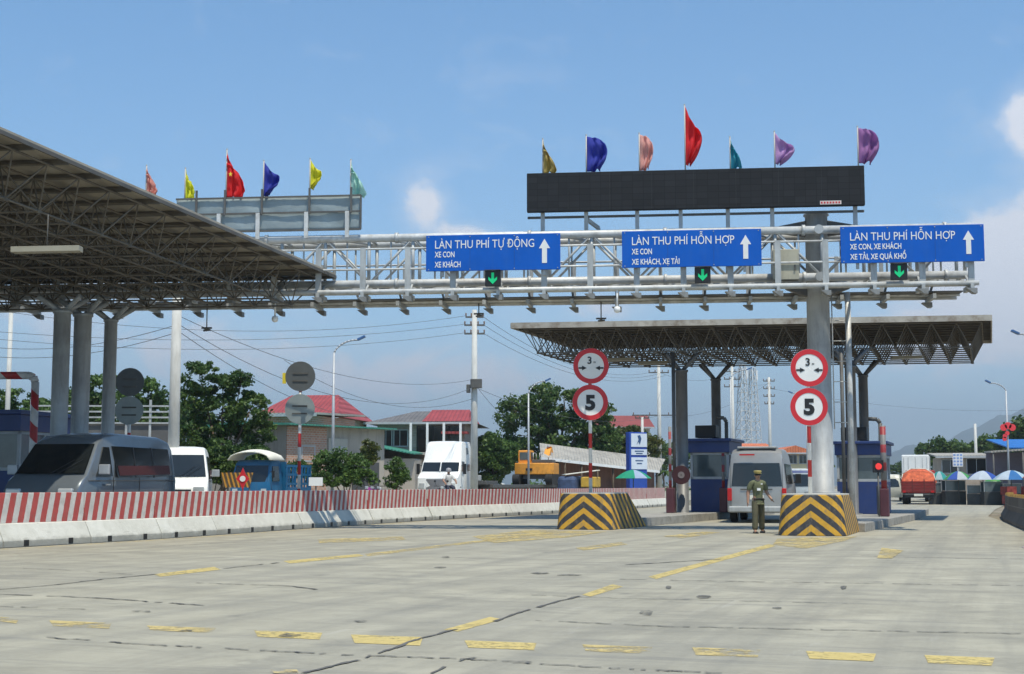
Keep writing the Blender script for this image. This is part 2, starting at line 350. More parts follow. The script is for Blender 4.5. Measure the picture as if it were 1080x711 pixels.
    def build(s, name, mats, parent=None, bevel=0, weld=False):
        me = bpy.data.meshes.new(name); me.from_pydata(s.v, [], s.f)
        for m in (mats if isinstance(mats, (list, tuple)) else [mats]): me.materials.append(m)
        me.polygons.foreach_set('material_index', s.m); me.polygons.foreach_set('use_smooth', s.smooth); me.update()
        o = bpy.data.objects.new(name, me); COL.objects.link(o); o.parent = parent
        if bevel:
            b = o.modifiers.new('bevel', 'BEVEL'); b.width = bevel; b.segments = 2; b.limit_method = 'ANGLE'; b.angle_limit = R(40)
        return o

LABELS = {}
def tag(o, label, cat, group=None, kind=None):
    o['label'] = label; o['category'] = cat
    if group: o['group'] = group
    if kind: o['kind'] = kind
    return o
def thing(name, label, cat, loc=(0, 0, 0), rz=0, group=None):
    o = bpy.data.objects.new(name, None); COL.objects.link(o); o.empty_display_size = .3
    o.location = loc; o.rotation_euler = (0, 0, rz); return tag(o, label, cat, group)
def struct(o): o['kind'] = 'structure'; return o
def dup(root, loc, rz=None, label=None, scale=None):
    r = root.copy(); COL.objects.link(r); r.location = loc
    if rz is not None: r.rotation_euler = (0, 0, rz)
    if label: r['label'] = label
    if scale: r.scale = scale
    for ch in list(root.children):
        c = ch.copy(); COL.objects.link(c); c.parent = r
        for g in ch.children:
            d = g.copy(); COL.objects.link(d); d.parent = c
    return r
def ordinal(i): return ['first', 'second', 'third', 'fourth', 'fifth', 'sixth', 'seventh', 'eighth', 'ninth', 'tenth', 'eleventh', 'twelfth', 'thirteenth', 'fourteenth', 'fifteenth', 'sixteenth', 'seventeenth', 'eighteenth', 'nineteenth', 'twentieth', 'twenty-first', 'twenty-second', 'twenty-third', 'twenty-fourth', 'twenty-fifth', 'twenty-sixth', 'twenty-seventh', 'twenty-eighth', 'twenty-ninth', 'thirtieth'][i]

def _glyphs(body, size, th, align='LEFT', bold=0.0):
    cu = bpy.data.curves.new('lettering', 'FONT'); cu.body = body; cu.size = size; cu.extrude = th / 2; cu.align_x = align; cu.offset = bold; cu.resolution_u = 3
    t = bpy.data.objects.new('lettering_tmp', cu); COL.objects.link(t)
    dg = bpy.context.evaluated_depsgraph_get(); dg.update(); me = bpy.data.meshes.new_from_object(t.evaluated_get(dg))
    bpy.data.objects.remove(t); return me
def text_mesh(name, body, height, m, parent, loc, sx=1.0, th=.01, align='LEFT', bold=0.0):
    """upright lettering facing -Y; cap height = height, loc = left end of the baseline"""
    size = height / .70; horn = 'Ợ' in body
    me = _glyphs(body.replace('Ợ', 'O'), size, th, align, bold); me.name = name
    if horn:
        pre = _glyphs(body[:body.index('Ợ')] + 'O', size, th, align, bold); xr = max(v.co.x for v in pre.vertices); bpy.data.meshes.remove(pre)
        k = size; bmx = bmesh.new(); bmx.from_mesh(me)
        dot = [(xr - .36 * k + .05 * k * math.cos(i * math.pi / 5), -.15 * k + .05 * k * math.sin(i * math.pi / 5)) for i in range(10)]
        hn = [(xr - .14 * k, .58 * k), (xr - .03 * k, .66 * k), (xr - .03 * k, .74 * k), (xr + .04 * k, .74 * k), (xr + .04 * k, .63 * k), (xr - .08 * k, .51 * k)]
        for P in (dot, hn[::-1]):
            vv = [bmx.verts.new((x, y, th / 2)) for x, y in P]; bmx.faces.new(vv if P is dot else vv)
        bmx.to_mesh(me); bmx.free()
    me.materials.clear(); me.materials.append(m)
    me.transform(Matrix.Translation(loc) @ Matrix.Rotation(R(90), 4, 'X') @ Matrix.Diagonal((sx, 1, 1, 1)))
    o = bpy.data.objects.new(name, me); COL.objects.link(o); o.parent = parent
    w = max(v.co.x for v in me.vertices) - min(v.co.x for v in me.vertices)
    return o, w
# ================================================================== SETTING
LANE = .338
b = MB(); b.add([(-7000, -300, -.03), (7000, -300, -.03), (7000, 9000, -.03), (-7000, 9000, -.03)], [(0, 1, 2, 3)])
struct(b.build('ground', M['soil']))
# barrier line (foot of the median barrier, traffic side)
BAR = [(-16.6, 14.5), (-14.2, 21.5), (-12.2, 27), (-10.9, 30.4), (-9.75, 33.2), (-8.37, 37.2), (-6.75, 43.0), (-4.6, 50.2), (-1.75, 58.7), (1.6, 66.8), (5.4, 77.5), (9.9, 92), (16, 110)]
def resample(P, step):
    out = [Vector((*P[0], 0))]; 
    # Catmull-Rom densify
    Q = []
    for i in range(len(P) - 1):
        p0 = Vector(P[max(0, i - 1)]); p1 = Vector(P[i]); p2 = Vector(P[i + 1]); p3 = Vector(P[min(len(P) - 1, i + 2)])
        for k in range(40):
            t = k / 40; Q.append(.5 * ((2 * p1) + (p2 - p0) * t + (2 * p0 - 5 * p1 + 4 * p2 - p3) * t * t + (3 * p1 - p0 - 3 * p2 + p3) * t ** 3))
    Q.append(Vector(P[-1])); cur = Q[0]; out = [cur.copy()]
    for q in Q[1:]:
        while (q - cur).length >= step:
            cur = cur + (q - cur).normalized() * step; out.append(cur.copy())
    return out
ROADC = road_mat()
rl = resample(BAR, 3.0)
left = [(p.x + .05, p.y) for p in rl]
right = [(9.5, -40), (10.2, 12), (12.2, 30), (13.4, 37), (16.3, 46), (20.6, 62), (27, 80), (36, 104), (64, 190), (150, 440)]
poly = [(-16.6 - 12, -40)] + left + [(80, 300), (125, 440)] + right[::-1]
b = MB(); b.add([(x, y, 0) for x, y in poly], [tuple(range(len(poly)))[::-1]])
struct(b.build('road', ROADC))
# opposite carriageway, a little higher, its edge hidden by the barrier
lp = [(p.x - .45, p.y) for p in rl]
poly2 = [(lp[0][0] - 12, -40)] + lp + [(72, 300), (118, 440), (95, 440), (38, 300), (-16, 110), (-24, 60), (-46, 20), (-60, -40)]
b = MB(); b.prism(poly2, -.02, .30); struct(b.build('opposite_carriageway', ROADC))

YEL = worn_paint('worn_yellow_paint', (.60, .47, .17), .48, 11); YELF = worn_paint('faded_yellow_paint', (.56, .44, .18), .25, 5)
TARD = mat('tar_joint', (.115, .11, .10), .8)
def gq(pts, z=.004): return [tuple(gr(x, y)[:2]) + (z,) for x, y in pts]
dash = [(-14, 20, 653.5, 5), (52, 118, 659, 6), (155, 228, 664, 5), (268, 340, 670, 7), (370, 446, 675.5, 9), (490, 566, 681, 7.5), (614, 688, 685, 7), (730, 802, 688.5, 8), (850, 924, 692.5, 8), (975, 1049, 697, 8.5), (1100, 1174, 701.5, 8.5), (-80, -40, 649, 5)]
b = MB(); bf = MB()
for i, (x0, x1, yc, h) in enumerate(dash):
    t = b if i in (3, 4, 5, 8, 9, 10) else bf
    s = 1.4 if x0 > 0 else 2
    t.add(gq([(x0 + 4, yc + h / 2 - s), (x1 - 3, yc + h / 2 + s), (x1, yc - h / 2 + s), (x0, yc - h / 2 - s)]), [(0, 1, 2, 3)])
for q in [[(468, 664.5), (483, 666.5), (530, 653.5), (517, 651)], [(614, 627.5), (623, 629.5), (657, 619), (646, 616.5)], [(684, 608.5), (692, 611), (818, 576), (811, 574)],
          [(162, 606), (169, 608.5), (233, 601), (226, 598)], [(299, 592), (306, 594.5), (384, 586.5), (378, 584.5)], [(100, 615)] * 0]:
    if q: b.add(gq(q), [(0, 1, 2, 3)])
for qi, q in enumerate([[(384, 584.5), (388, 587), (585, 562.5), (582, 561)], [(335, 569), (337, 573), (428, 569.5), (424, 566)], [(607, 578), (615, 581), (662, 574.5), (655, 572)], [(498, 566), (520, 573), (600, 567), (640, 561), (560, 559)],
          [(815, 575), (850, 579), (890, 571), (905, 566), (820, 568)], [(925, 589), (940, 590), (953, 581), (930, 578)], [(285, 708), (289, 711.5), (316, 712), (313, 708)], [(700, 566), (720, 568), (760, 562), (740, 561)]]):
    bf.add(gq(q, .005 + .0012 * qi), [tuple(range(len(q)))])
# thin line along the barrier foot
for a, c in zip(rl, rl[1:]):
    d = (c - a).normalized(); n = Vector((d.y, -d.x))
    p = [a + n * .32, a + n * .44, c + n * .44, c + n * .32]; bf.add([(q.x, q.y, .004) for q in p], [(0, 1, 2, 3)])
o = b.build('road_marking', YEL); struct(o)
o = bf.build('faded_road_marking', YELF); struct(o)
cr = MB()
def crack(pts, w=.035, z=.008):
    P = []
    for (x0, y0), (x1, y1) in zip(pts, pts[1:]):
        n = max(2, int(abs(x1 - x0) / 7))
        for k in range(n): t = k / n; P.append((x0 + (x1 - x0) * t, y0 + (y1 - y0) * t))
    P.append(pts[-1]); G = [gr(x, y) for x, y in P]
    G = [g + Vector((random.uniform(-.02, .02), random.uniform(-.03, .03), 0)) for g in G]
    for a, c in zip(G, G[1:]):
        if random.random() < .16: continue
        d = (c - a).normalized(); n = Vector((d.y, -d.x, 0)) * w * random.uniform(.3, 1.0); n2 = Vector((d.y, -d.x, 0)) * w * random.uniform(.3, 1.0)
        cr.add([(a + n)[:2] + (z,), (a - n)[:2] + (z,), (c - n2)[:2] + (z,), (c + n2)[:2] + (z,)], [(0, 1, 2, 3)])
for pts, w in [([(300, 716), (345, 705), (400, 690), (440, 675), (482, 664)], .03), ([(520, 656), (560, 643), (600, 632), (612, 629)], .03), ([(0, 622), (60, 617), (110, 611), (165, 606)], .035),
               ([(235, 600), (300, 593)], .035), ([(0, 599), (60, 601), (140, 606)], .02), ([(0, 627), (100, 631), (215, 639)], .035), ([(50, 673), (150, 680), (380, 692), (450, 694), (560, 699)], .022), ([(540, 699), (640, 705), (760, 711)], .02),
               ([(545, 654), (700, 661), (880, 665), (1080, 669)], .022), ([(560, 628), (640, 631), (900, 637)], .02), ([(640, 611), (800, 614), (1080, 618)], .03), ([(200, 615), (300, 618), (335, 622)], .03), ([(0, 640), (90, 643)], .02),
               ([(455, 711), (478, 700), (500, 694)], .02), ([(1080, 590), (960, 588), (900, 586)], .03), ([(660, 596), (760, 590)], .05), ([(0, 585), (200, 575), (330, 568)], .02)]: crack(pts, w)
st = MB()
for x, y, w, h in [(150, 645.5, 24, 2.4), (305, 671, 26, 5), (470, 588, 14, 2), (465, 599, 14, 2), (570, 605, 24, 2), (705, 620, 7, 4), (742, 630, 18, 5), (682, 647, 16, 6), (890, 620, 9, 5), (380, 656, 18, 2), (195, 666, 22, 3), (820, 642, 12, 2), (600, 607, 30, 2)]:
    P = [(x + w / 2 * math.cos(t) * random.uniform(.6, 1.1), y + h / 2 * math.sin(t) * random.uniform(.6, 1.1)) for t in [i * math.pi / 5 for i in range(10)]]
    st.add(gq(P, .009), [tuple(range(10))])
struct(cr.build('road_joint', TARD)); struct(st.build('road_stain', worn_paint('tar_stain', (.12, .115, .10), .25, 9)))

# mountains
def ridge(name, pts, D, depth, col, seed):
    rnd = random.Random(seed); nx = 160; ny = 14; xs = [p[0] for p in pts]; vs = []; fs = []
    def hy(px):
        for (a, ya), (c, yc) in zip(pts, pts[1:]):
            if a <= px <= c: t = (px - a) / (c - a); t = t * t * (3 - 2 * t); return ya + (yc - ya) * t
        return pts[-1][1]
    ph = [rnd.uniform(0, 6) for _ in range(12)]
    for j in range(ny + 1):
        tj = j / ny; prof = math.sin(math.pi * tj) ** .8 if 0 < tj < 1 else 0
        for i in range(nx + 1):
            px = xs[0] + (xs[-1] - xs[0]) * i / nx
            h = Z(hy(px), D); wob = sum(math.sin(i * (.13 + .09 * k) + ph[k] + tj * (2 + k)) / (1.6 + k) for k in range(8))
            h = max(0, h * prof * (1 + .04 * wob)) if prof else -5
            y = D + (tj - .5) * depth
            vs.append((ray(px, 512)[0] * y, y, h + (rnd.uniform(-4, 4) if prof else 0)))
    for j in range(ny):
        for i in range(nx): a = j * (nx + 1) + i; fs.append((a, a + 1, a + nx + 2, a + nx + 1))
    b = MB(); b.add(vs, fs, True); return struct(b.build(name, M['hill']))
ridge('hills', [(900, 490), (935, 478), (965, 470), (1000, 462), (1030, 452), (1062, 440), (1100, 428), (1200, 415), (1350, 440), (1500, 470)], 5200, 1500, None, 3)
ridge('distant_hills', [(300, 492), (420, 478), (520, 468), (600, 474), (700, 470), (820, 476), (900, 480), (980, 475), (1100, 460), (1300, 455), (1500, 480)], 7400, 1500, None, 5)

# ================================================================== MEDIAN BARRIER
SEGL = 2.85
bstripe = stripes('barrier_red_white', (.44, .07, .06), (.60, .56, .51), (1, 0, -.24), SEGL / 8, .48, grime=.35)
def barrier_mesh():
    r = thing('concrete_barrier', 'x', 'barrier', (0, 0, 0), 0, 'concrete barrier segments along the median')
    g = .015; h = SEGL / 2 - g
    b = MB(); b.xprism([(-.34, 0), (-.34, .14), (-.16, .50), (-.10, .52), (.25, .52), (.30, .40), (.34, 0)], -h, h)
    body = b.build('base', barrier_mat(), r, bevel=.012)
    b = MB(); b.xprism([(-.115, .52), (-.10, 1.16), (-.09, 1.17), (.09, 1.17), (.10, 1.16), (.115, .52)], -h, h); b.build('striped_board', bstripe, r)
    for x in (-.72, .72):
        b = MB(); b.box((x, -.343, .085), (.15, .012, .13)); b.build('drain_hole', M['black'], r)
    return r
segs = resample(BAR, SEGL); bar0 = None; n = 0
for a, c in zip(segs, segs[1:]):
    m = (a + c) / 2; d = c - a; rz = math.atan2(d.y, d.x) + random.uniform(-.009, .009); m = m + Vector((random.uniform(-.02, .02), 0))
    if m.y < 27: continue
    D = m.y; px = 540 + m.x / D * 1500
    if m.y > 92: break
    loc = (m.x - .34 * math.sin(-rz) * -1 - .34 * math.sin(rz) * 0, m.y, 0)
    off = Vector((-math.sin(rz), math.cos(rz))) * .34
    loc = (m.x + off.x, m.y + off.y, 0)
    lab = 'pale concrete barrier segment with red and white striped top, %s from the left edge' % ordinal(n)
    if bar0 is None: bar0 = barrier_mesh(); bar0.location = loc; bar0.rotation_euler = (0, 0, rz); bar0['label'] = lab
    else: dup(bar0, loc, rz, lab)
    n += 1
# right hand barrier
dbar = brick_mat('dark_dirty_concrete', (.10, .085, .07), (.16, .14, .12), (.22, .19, .16), 1, 1.9, .6)
RB = [(11.2, 29.5), (12.0, 33.2), (13.3, 37), (14.7, 40.8), (16.0, 45.4), (18.2, 53), (21.0, 61.5), (24.3, 70)]
rb0 = None
for i, (a, c) in enumerate(zip(RB, RB[1:])):
    a = Vector(a); c = Vector(c); d = c - a; m = (a + c) / 2; ln = d.length; rz = math.atan2(d.y, d.x)
    r = thing('concrete_barrier', 'dark grimy roadside barrier section with ochre top, %s from the right edge' % ordinal(i), 'barrier', (m.x + .3, m.y, 0), rz, 'dark barrier sections at the right roadside')
    h = ln / 2 - .01; b = MB(); b.xprism([(.30, 0), (.30, .12), (.12, .42), (.11, .92), (-.11, .92), (-.12, .42), (-.30, .12), (-.30, 0)], -h, h); b.build('base', dbar, r, bevel=.015)
    b = MB()
    for k in range(int(ln / .38)): b.box((-h + .2 + k * .38, 0, .955), (.16, .2, .07 + .03 * (k % 3)))
    b.build('ochre_capping', mat('ochre', (.45, .26, .06), .7, 0, .35, 5), r)

# ================================================================== TOLL ISLANDS
chev = stripes('chevron_yellow_black', (.66, .36, .03), (.045, .045, .05), (.80, .80, 1), .385, .52, absx=True, grime=.75, off=.18)
IRZ = -math.atan(.35)
def impact_block(cx, cy, label):
    r = thing('crash_block', label, 'crash block', (cx, cy, 0), IRZ, 'striped crash blocks at the island noses')
    # plan outline, front at y=0
    def outline(w, L, rr, y0=0):
        P = []
        for k in range(5): t = math.pi / 2 * k / 4; P.append((-w + rr - rr * math.cos(t), y0 + rr * .8 - rr * .8 * math.sin(t)))
        for k in range(5): t = math.pi / 2 * (1 - k / 4); P.append((w - rr + rr * math.cos(t), y0 + rr * .8 - rr * .8 * math.sin(t)))
        return P + [(w * .96, L), (-w * .96, L)]
    bt = outline(.90, 4.4, .30); tp = outline(.80, 2.4, .26, .07)
    b = MB(); b.prism(bt, 0, 1.08, tp); b.build('block', chev, r, bevel=.02)
    b = MB(); b.prism([(x * .985, y * .985 + .03) for x, y in tp], 1.075, 1.11); b.build('capping', M['concrete'], r)
    return r
blkA = impact_block(2.15, 43.2, 'yellow and black chevron concrete block left of the walking guard'); blkB = impact_block(7.9, 37.9, 'yellow and black chevron concrete block right of the walking guard')
def island(name, pts, h=.26):
    b = MB(); b.prism(pts, -.01, h); o = b.build(name, M['kerb'], None, bevel=.02); struct(o)
    return o
def off(c, a, s): return (c[0] + a + s * .35, c[1] + s - a * .0)
# left island runs from behind block A under columns and booth
island('traffic_island', [(2.1 + 1.0, 47.2), (4.35, 46.9), (7.9, 55.6), (12.2, 66.5), (9.7, 67), (5.2, 54)], .28)
island('traffic_island', [(8.7, 41.9), (10.1, 41.0), (15.3, 54.5), (19.2, 66), (16.4, 66.5), (12.0, 52)], .26)

# ================================================================== CANOPIES
TB = M['truss']
def canopy(name, label, origin, u, v, nx, ny, bay, H, dep, wedge=0, tilt=0.0):
    """origin: near corner on the roof plane, u across, v away; world axes with a root at the origin"""
    r = thing(name, label, 'canopy', (origin[0], origin[1], 0)); u = Vector(u).normalized(); v = Vector(v).normalized()
    def P(a, c, z): q = u * a + v * c; return Vector((q.x, q.y, z + c * tilt))
    Wd, Ln = nx * bay, ny * bay; top = MB(); 
    zt, zb = H - .12, H - dep
    for i in range(nx + 1):
        for j in range(ny + 1):
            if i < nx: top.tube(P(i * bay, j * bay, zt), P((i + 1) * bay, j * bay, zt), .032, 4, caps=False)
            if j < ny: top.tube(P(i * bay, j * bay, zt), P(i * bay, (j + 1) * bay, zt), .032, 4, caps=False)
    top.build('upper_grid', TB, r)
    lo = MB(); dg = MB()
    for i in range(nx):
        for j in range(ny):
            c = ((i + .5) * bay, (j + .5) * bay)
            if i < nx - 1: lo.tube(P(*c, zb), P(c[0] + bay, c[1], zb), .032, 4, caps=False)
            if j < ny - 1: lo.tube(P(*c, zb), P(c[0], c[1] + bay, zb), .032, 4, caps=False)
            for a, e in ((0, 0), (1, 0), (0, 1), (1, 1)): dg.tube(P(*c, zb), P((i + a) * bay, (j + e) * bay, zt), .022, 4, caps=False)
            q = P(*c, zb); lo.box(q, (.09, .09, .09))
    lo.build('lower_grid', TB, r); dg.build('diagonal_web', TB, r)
    e = .35; b = MB(); sag = .02
    cs = [P(-e, -e, 0), P(Wd + e, -e, 0), P(Wd + e, Ln + e, 0), P(-e, Ln + e, 0)]
    b.add([(p.x, p.y, p.z + H + .05 + z) for z in (0, .06) for p in cs], [(0, 3, 2, 1), (4, 5, 6, 7), (0, 1, 5, 4), (1, 2, 6, 5), (2, 3, 7, 6), (3, 0, 4, 7)])
    b.build('roof_sheet', roof_sheet_mat('canopy_roof_' + name, (.34, .31, .255), tuple(u), .9, .7), r)
    b = MB()
    k = .6
    while k < Ln: b.bar(P(-e, k, H - .02), P(Wd + e, k, H - .02), .07, .12); k += 1.15
    b.build('purlins', mat('purlin_steel', (.11, .10, .085), .7, 0, .3, 2), r)
    fm = mat('rusty_fascia', (.46, .43, .37), .7, 0, .25, 1.2, grime=.9, grime_col=(.15, .10, .06))
    for a, c in ((cs[0], cs[1]), (cs[1], cs[2]), (cs[2], cs[3]), (cs[3], cs[0])):
        b = MB(); b.bar(a + Vector((0, 0, H)), c + Vector((0, 0, H)), .05, .22 if wedge == 0 else .09); b.build('fascia', fm if wedge == 0 else M['steel_dk'], r)
    return r
def canopy_column(parent, x, y, z0, z1, rad, m, spread, zt):
    o = parent.location; x -= o.x; y -= o.y
    b = MB(); b.lathe([(rad * 1.7, 0), (rad * 1.7, .03), (rad, .04), (rad, z1 - z0), (rad * 1.15, z1 - z0), (rad * 1.15, z1 - z0 + .08), (0, z1 - z0 + .08)], (x, y, z0), 20)
    c = b.build('column', m, parent)
    for dx, dy in ((-1, -1), (1, -1), (1, 1), (-1, 1)):
        b = MB(); b.tube((x, y, z1), (x + dx * spread, y + dy * spread * .6, zt), .075, 8); b.build('branch_strut', m, c)
    return c
def fixture(parent, x, y, z, ln):
    o = parent.location; b = MB(); b.bar((x - o.x - ln / 2, y - o.y, z), (x - o.x + ln / 2, y - o.y, z + .03), .3, .12); f = b.build('light_fixture', M['lens'], parent)
    b = MB(); b.tube((x - o.x, y - o.y, z + .05), (x - o.x, y - o.y, z + .8), .015, 5); b.build('hanger', M['steel_dk'], f)
# right canopy
NL, NR = Vector((0.42, 54.9)), Vector((17.42, 52.4)); uu = (NR - NL).normalized(); bay = (NR - NL).length / 19
canR = canopy('toll_canopy', 'grey space frame canopy over the toll booths in the middle and right', NL, (uu.x, uu.y, 0), (.318, .948, 0), 19, 9, bay, 7.47, 1.0)
for px, D, rad in ((720, 55.6, .235), (756.5, 60.2, .20), (899.5, 53.6, .20), (913, 58.2, .19)):
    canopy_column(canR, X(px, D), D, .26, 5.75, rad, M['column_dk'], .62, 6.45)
for px, D in ((711.5, 55.2), (890.5, 53.2)):
    o = canR.location; b = MB(); b.tube((X(px, D) - o.x, D - o.y, .26), (X(px, D) - o.x, D - o.y, 6.5), .07, 8); b.build('drain_pipe', M['steel_dk'], canR)
for px, D, ln in ((655, 57, 1.2), (690, 58.5, 1.2), (960, 56, 1.2)): fixture(canR, X(px, D), D, 6.35, ln)
# left canopy
CFR = Vector((X(347, 43.3) - .35, 43.0)); vd = Vector((-.375, -.927)).normalized(); ud = Vector((-.994, .109))
canL = canopy('toll_canopy', 'large dark space frame canopy overhead at the left edge', CFR, (ud.x, ud.y, 0), (vd.x, vd.y, 0), 17, 22, 1.12, 7.72, 1.05, wedge=1, tilt=.0775)
for px, D, rad in ((60, 40.2, .235), (82, 41.0, .25), (112, 42.3, .19)):
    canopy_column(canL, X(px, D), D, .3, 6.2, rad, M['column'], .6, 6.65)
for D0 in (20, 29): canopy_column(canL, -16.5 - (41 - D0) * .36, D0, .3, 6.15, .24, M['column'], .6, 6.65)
fixture(canL, X(41, 31), 31, Z(264, 31), 1.5)
fixture(canL, X(-110, 31), 31, Z(264, 31), 1.5)

# ================================================================== GANTRY
GP = Vector((X(867, 42.4), 42.4)); GRZ = -math.atan(.109)
ex = Vector((math.cos(GRZ), math.sin(GRZ))); ey = Vector((-math.sin(GRZ), math.cos(GRZ)))
def gp(px, py, t=0):
    a, c = ray(px, py)      # ray (a*D, D); solve a*D = GP.x + s*ex.x + t*ey.x ; D = GP.y + s*ex.y + t*ey.y
    s = (a * (GP.y + t * ey.y) - GP.x - t * ey.x) / (ex.x - a * ex.y)
    D = GP.y + s * ex.y + t * ey.y
    return s, CAMH + c * D
gan = thing('sign_gantry', 'long galvanised pipe truss gantry carrying the blue lane signs over the toll lanes', 'gantry', (GP.x, GP.y, 0), GRZ)
S0, S1 = gp(-40, 300)[0], gp(1021, 300)[0]
TF, TR, ZU, ZL = -.60, .60, 8.90, 7.48
for t in (TF, TR):
    for z in (ZU, ZL):
        b = MB(); b.tube((S0, t, z), (S1, t, z), .125, 14)
        k = S0 + 2
        while k < S1: b.tube((k - .05, t, z), (k + .05, t, z), .165, 14); k += 4.1
        b.build('chord_pipe', M['steel_lt'], gan)
bayg = 1.37; nb = int((S1 - S0) / bayg); cnt = 0
webs = MB()
for i in range(nb + 1):
    s = S1 - .2 - i * bayg
    for t in (TF, TR):
        webs.tube((s, t, ZL), (s, t, ZU), .055, 7)
        if i < nb:
            a, c = (ZL, ZU) if (i % 2) else (ZU, ZL); webs.tube((s, t, a), (s - bayg, t, c), .042, 6); webs.tube((s - bayg / 2, t, ZL), (s - bayg / 2, t, ZU), .03, 6)
    webs.tube((s, TF, ZU), (s, TR, ZU), .05, 6); webs.tube((s, TF, ZL), (s, TR, ZL), .05, 6)
    if i < nb: webs.tube((s, TF, ZL), (s - bayg, TR, ZL), .035, 6); webs.tube((s, TR, ZU), (s - bayg, TF, ZU), .035, 6)
webs.build('truss_web', M['steel'], gan)
# front and rear walkways
TW, TWR, ZW = -1.45, 1.75, 7.12
for (t, nm, sh) in ((TW, 'front_walkway', 0), (TWR, 'rear_walkway', .5)):
    b = MB(); b.tube((S0, t, ZW), (S1, t, ZW), .075, 10); w = b.build('walkway', M['steel_lt'], gan)
    b = MB()
    for z in (8.42, 7.80): b.tube((S0, t, z), (S1, t, z), .032, 6)
    b.tube((S0, t + (.5 if t < 0 else -.5), ZW + .02), (S1, t + (.5 if t < 0 else -.5), ZW + .02), .05, 8)
    b.build('handrail', M['steel_lt'], w)
    b = MB(); b.box(((S0 + S1) / 2, (t + (TF - .1 if t < 0 else TR + .1)) / 2, ZW + .06), (S1 - S0, abs(t) - .75, .03)); b.build('deck_grating', M['steel_dk'], w)
    b = MB(); bw = MB()
    for i in range(nb):
        s = S1 - .2 - (i + sh) * bayg; inner = TF if t < 0 else TR; sg = 1 if t < 0 else -1
        b = MB(); bw = MB(); b.box((s, t, 7.80), (.17 if t < 0 else .12, .07, 1.32)); b.bar((s, t - .12 * sg, ZW - .10), (s, inner + .1 * sg, ZW - .10), .10, .14)
        bw.yprism([(s - .17, ZW - .16), (s + .13, ZW - .16), (s + .13, ZW - .31), (s + .03, ZW - .31)], t - .14, t + .16)
        b.tube((s, inner, ZL), (s, t + .2 * sg, ZW - .05), .04, 6)
        b.build('rail_post', M['steel'], w); bw.build('end_bracket', mat('bracket_steel', (.24, .25, .25), .6, 0, .25, 3, grime=.6, grime_col=(.12, .09, .06)), w)

# pillar
b = MB(); b.lathe([(.52, 1.10), (.52, 1.14), (.36, 1.16), (.345, 4), (.335, 9.42), (.38, 9.43), (.38, 9.48), (0, 9.50)], (0, 0, 0), 32)
pil = b.build('pillar', M['column'], gan)
for sx in (-1, 1):
    b = MB(); b.yprism([(sx * .3, 9.28), (sx * 1.15, 9.12), (sx * 1.15, 8.92), (sx * .3, 8.80)], -.13, .13); b.build('haunch', M['steel_dk'], pil, bevel=.03)
    b = MB(); b.yprism([(sx * .3, 7.40), (sx * 1.0, 7.32), (sx * .95, 7.2), (sx * .3, 6.95)], -.12, .12); b.build('haunch', M['steel_dk'], pil, bevel=.03)
b = MB(); b.tube((0, -.75, 8.9), (0, .75, 8.9), .14, 12); b.tube((0, -.75, 7.48), (0, .75, 7.48), .14, 12); b.build('cross_tube', M['steel'], pil)
# ladder
s1, _ = gp(879, 400, .75); s2, _ = gp(896, 400, .75)
b = MB(); z0 = Z(452, 42.6)
b.tube((s1, .75, z0), (s1, .75, 7.2), .018, 6); b.tube((s2, .75, .3), (s2, .75, 7.2), .085, 10); k = z0 + .2
while k < 7.1: b.tube((s1, .75, k), (s2, .75, k), .014, 5); k += .62
b.build('ladder', M['steel_lt'], gan)
# cabinet
s1, _ = gp(815, 280, -1.0); s2, _ = gp(842, 280, -1.0); _, zt = gp(828, 264, -1.0); _, zb = gp(828, 296, -1.0)
b = MB(); b.box(((s1 + s2) / 2, -1.0, (zt + zb) / 2), (s2 - s1, .4, zt - zb)); c = b.build('equipment_cabinet', M['cabinet'], gan, bevel=.015)
b = MB(); b.box((s2 - .12, -1.22, (zt + zb) / 2 - .1), (.04, .04, .16)); b.build('handle', M['steel_dk'], c)
# LED board on posts
TBd = -.75
s1, _ = gp(556, 200, TBd); s2, _ = gp(911.5, 200, TBd); zt = gp(735, 179.5, TBd)[1]; zb = gp(735, 220.5, TBd)[1]
gl = gan.matrix_basis.copy() if False else Matrix.Translation((GP.x, GP.y, 0)) @ Matrix.Rotation(GRZ, 4, 'Z')
def gworld(s, t, z=0): return gl @ Vector((s, t, z))
led = thing('display_board', 'long black electronic display board standing on top of the gantry', 'display board', gworld(s1, TBd), GRZ)
Wb = s2 - s1
b = MB(); b.box((Wb / 2, 0, (zt + zb) / 2), (Wb, .22, zt - zb)); b.build('screen', M['led'], led, bevel=.01)
b = MB(); 
for xx in [Wb * k / 8 for k in range(1, 8)]: b = MB(); b.box((xx, -.112, (zt + zb) / 2), (.012, .006, zt - zb - .06)); b.build('panel_seam', M['black'], led)
b = MB(); b.box((Wb - 1.0, -.114, zb + .09), (.62, .008, .11)); lg = b.build('maker_strip', mat('strip_white', (.7, .66, .62), .5), led)
b = MB(); 
for k in range(7): b.box((Wb - 1.26 + k * .085, -.120, zb + .09), (.05, .006, .06))
b.build('maker_lettering', M['red'], lg)
b = MB(); b.bar((.0, .15, zb - .14), (Wb, .15, zb - .14), .06, .07); b.build('support_beam', M['steel_dk'], led)
for px in (572, 618, 672, 718, 768, 815, 903):
    s, _ = gp(px, 235, TBd); b = MB(); b.box((s - s1, .16, (ZU + zb) / 2 + .15), (.12, .1, zb - ZU + .3)); b.build('post', M['steel'], led)
s, _ = gp(618, 235, TBd); b = MB(); b.bar((s - s1, .2, zb - .2), (s - s1 + .35, .5, ZU + .25), .1, .1); b.bar((s - s1 + .35, .5, ZU + .25), (s - s1 + .35, .5, ZU), .12, .12); b.build('brace', M['steel'], led)
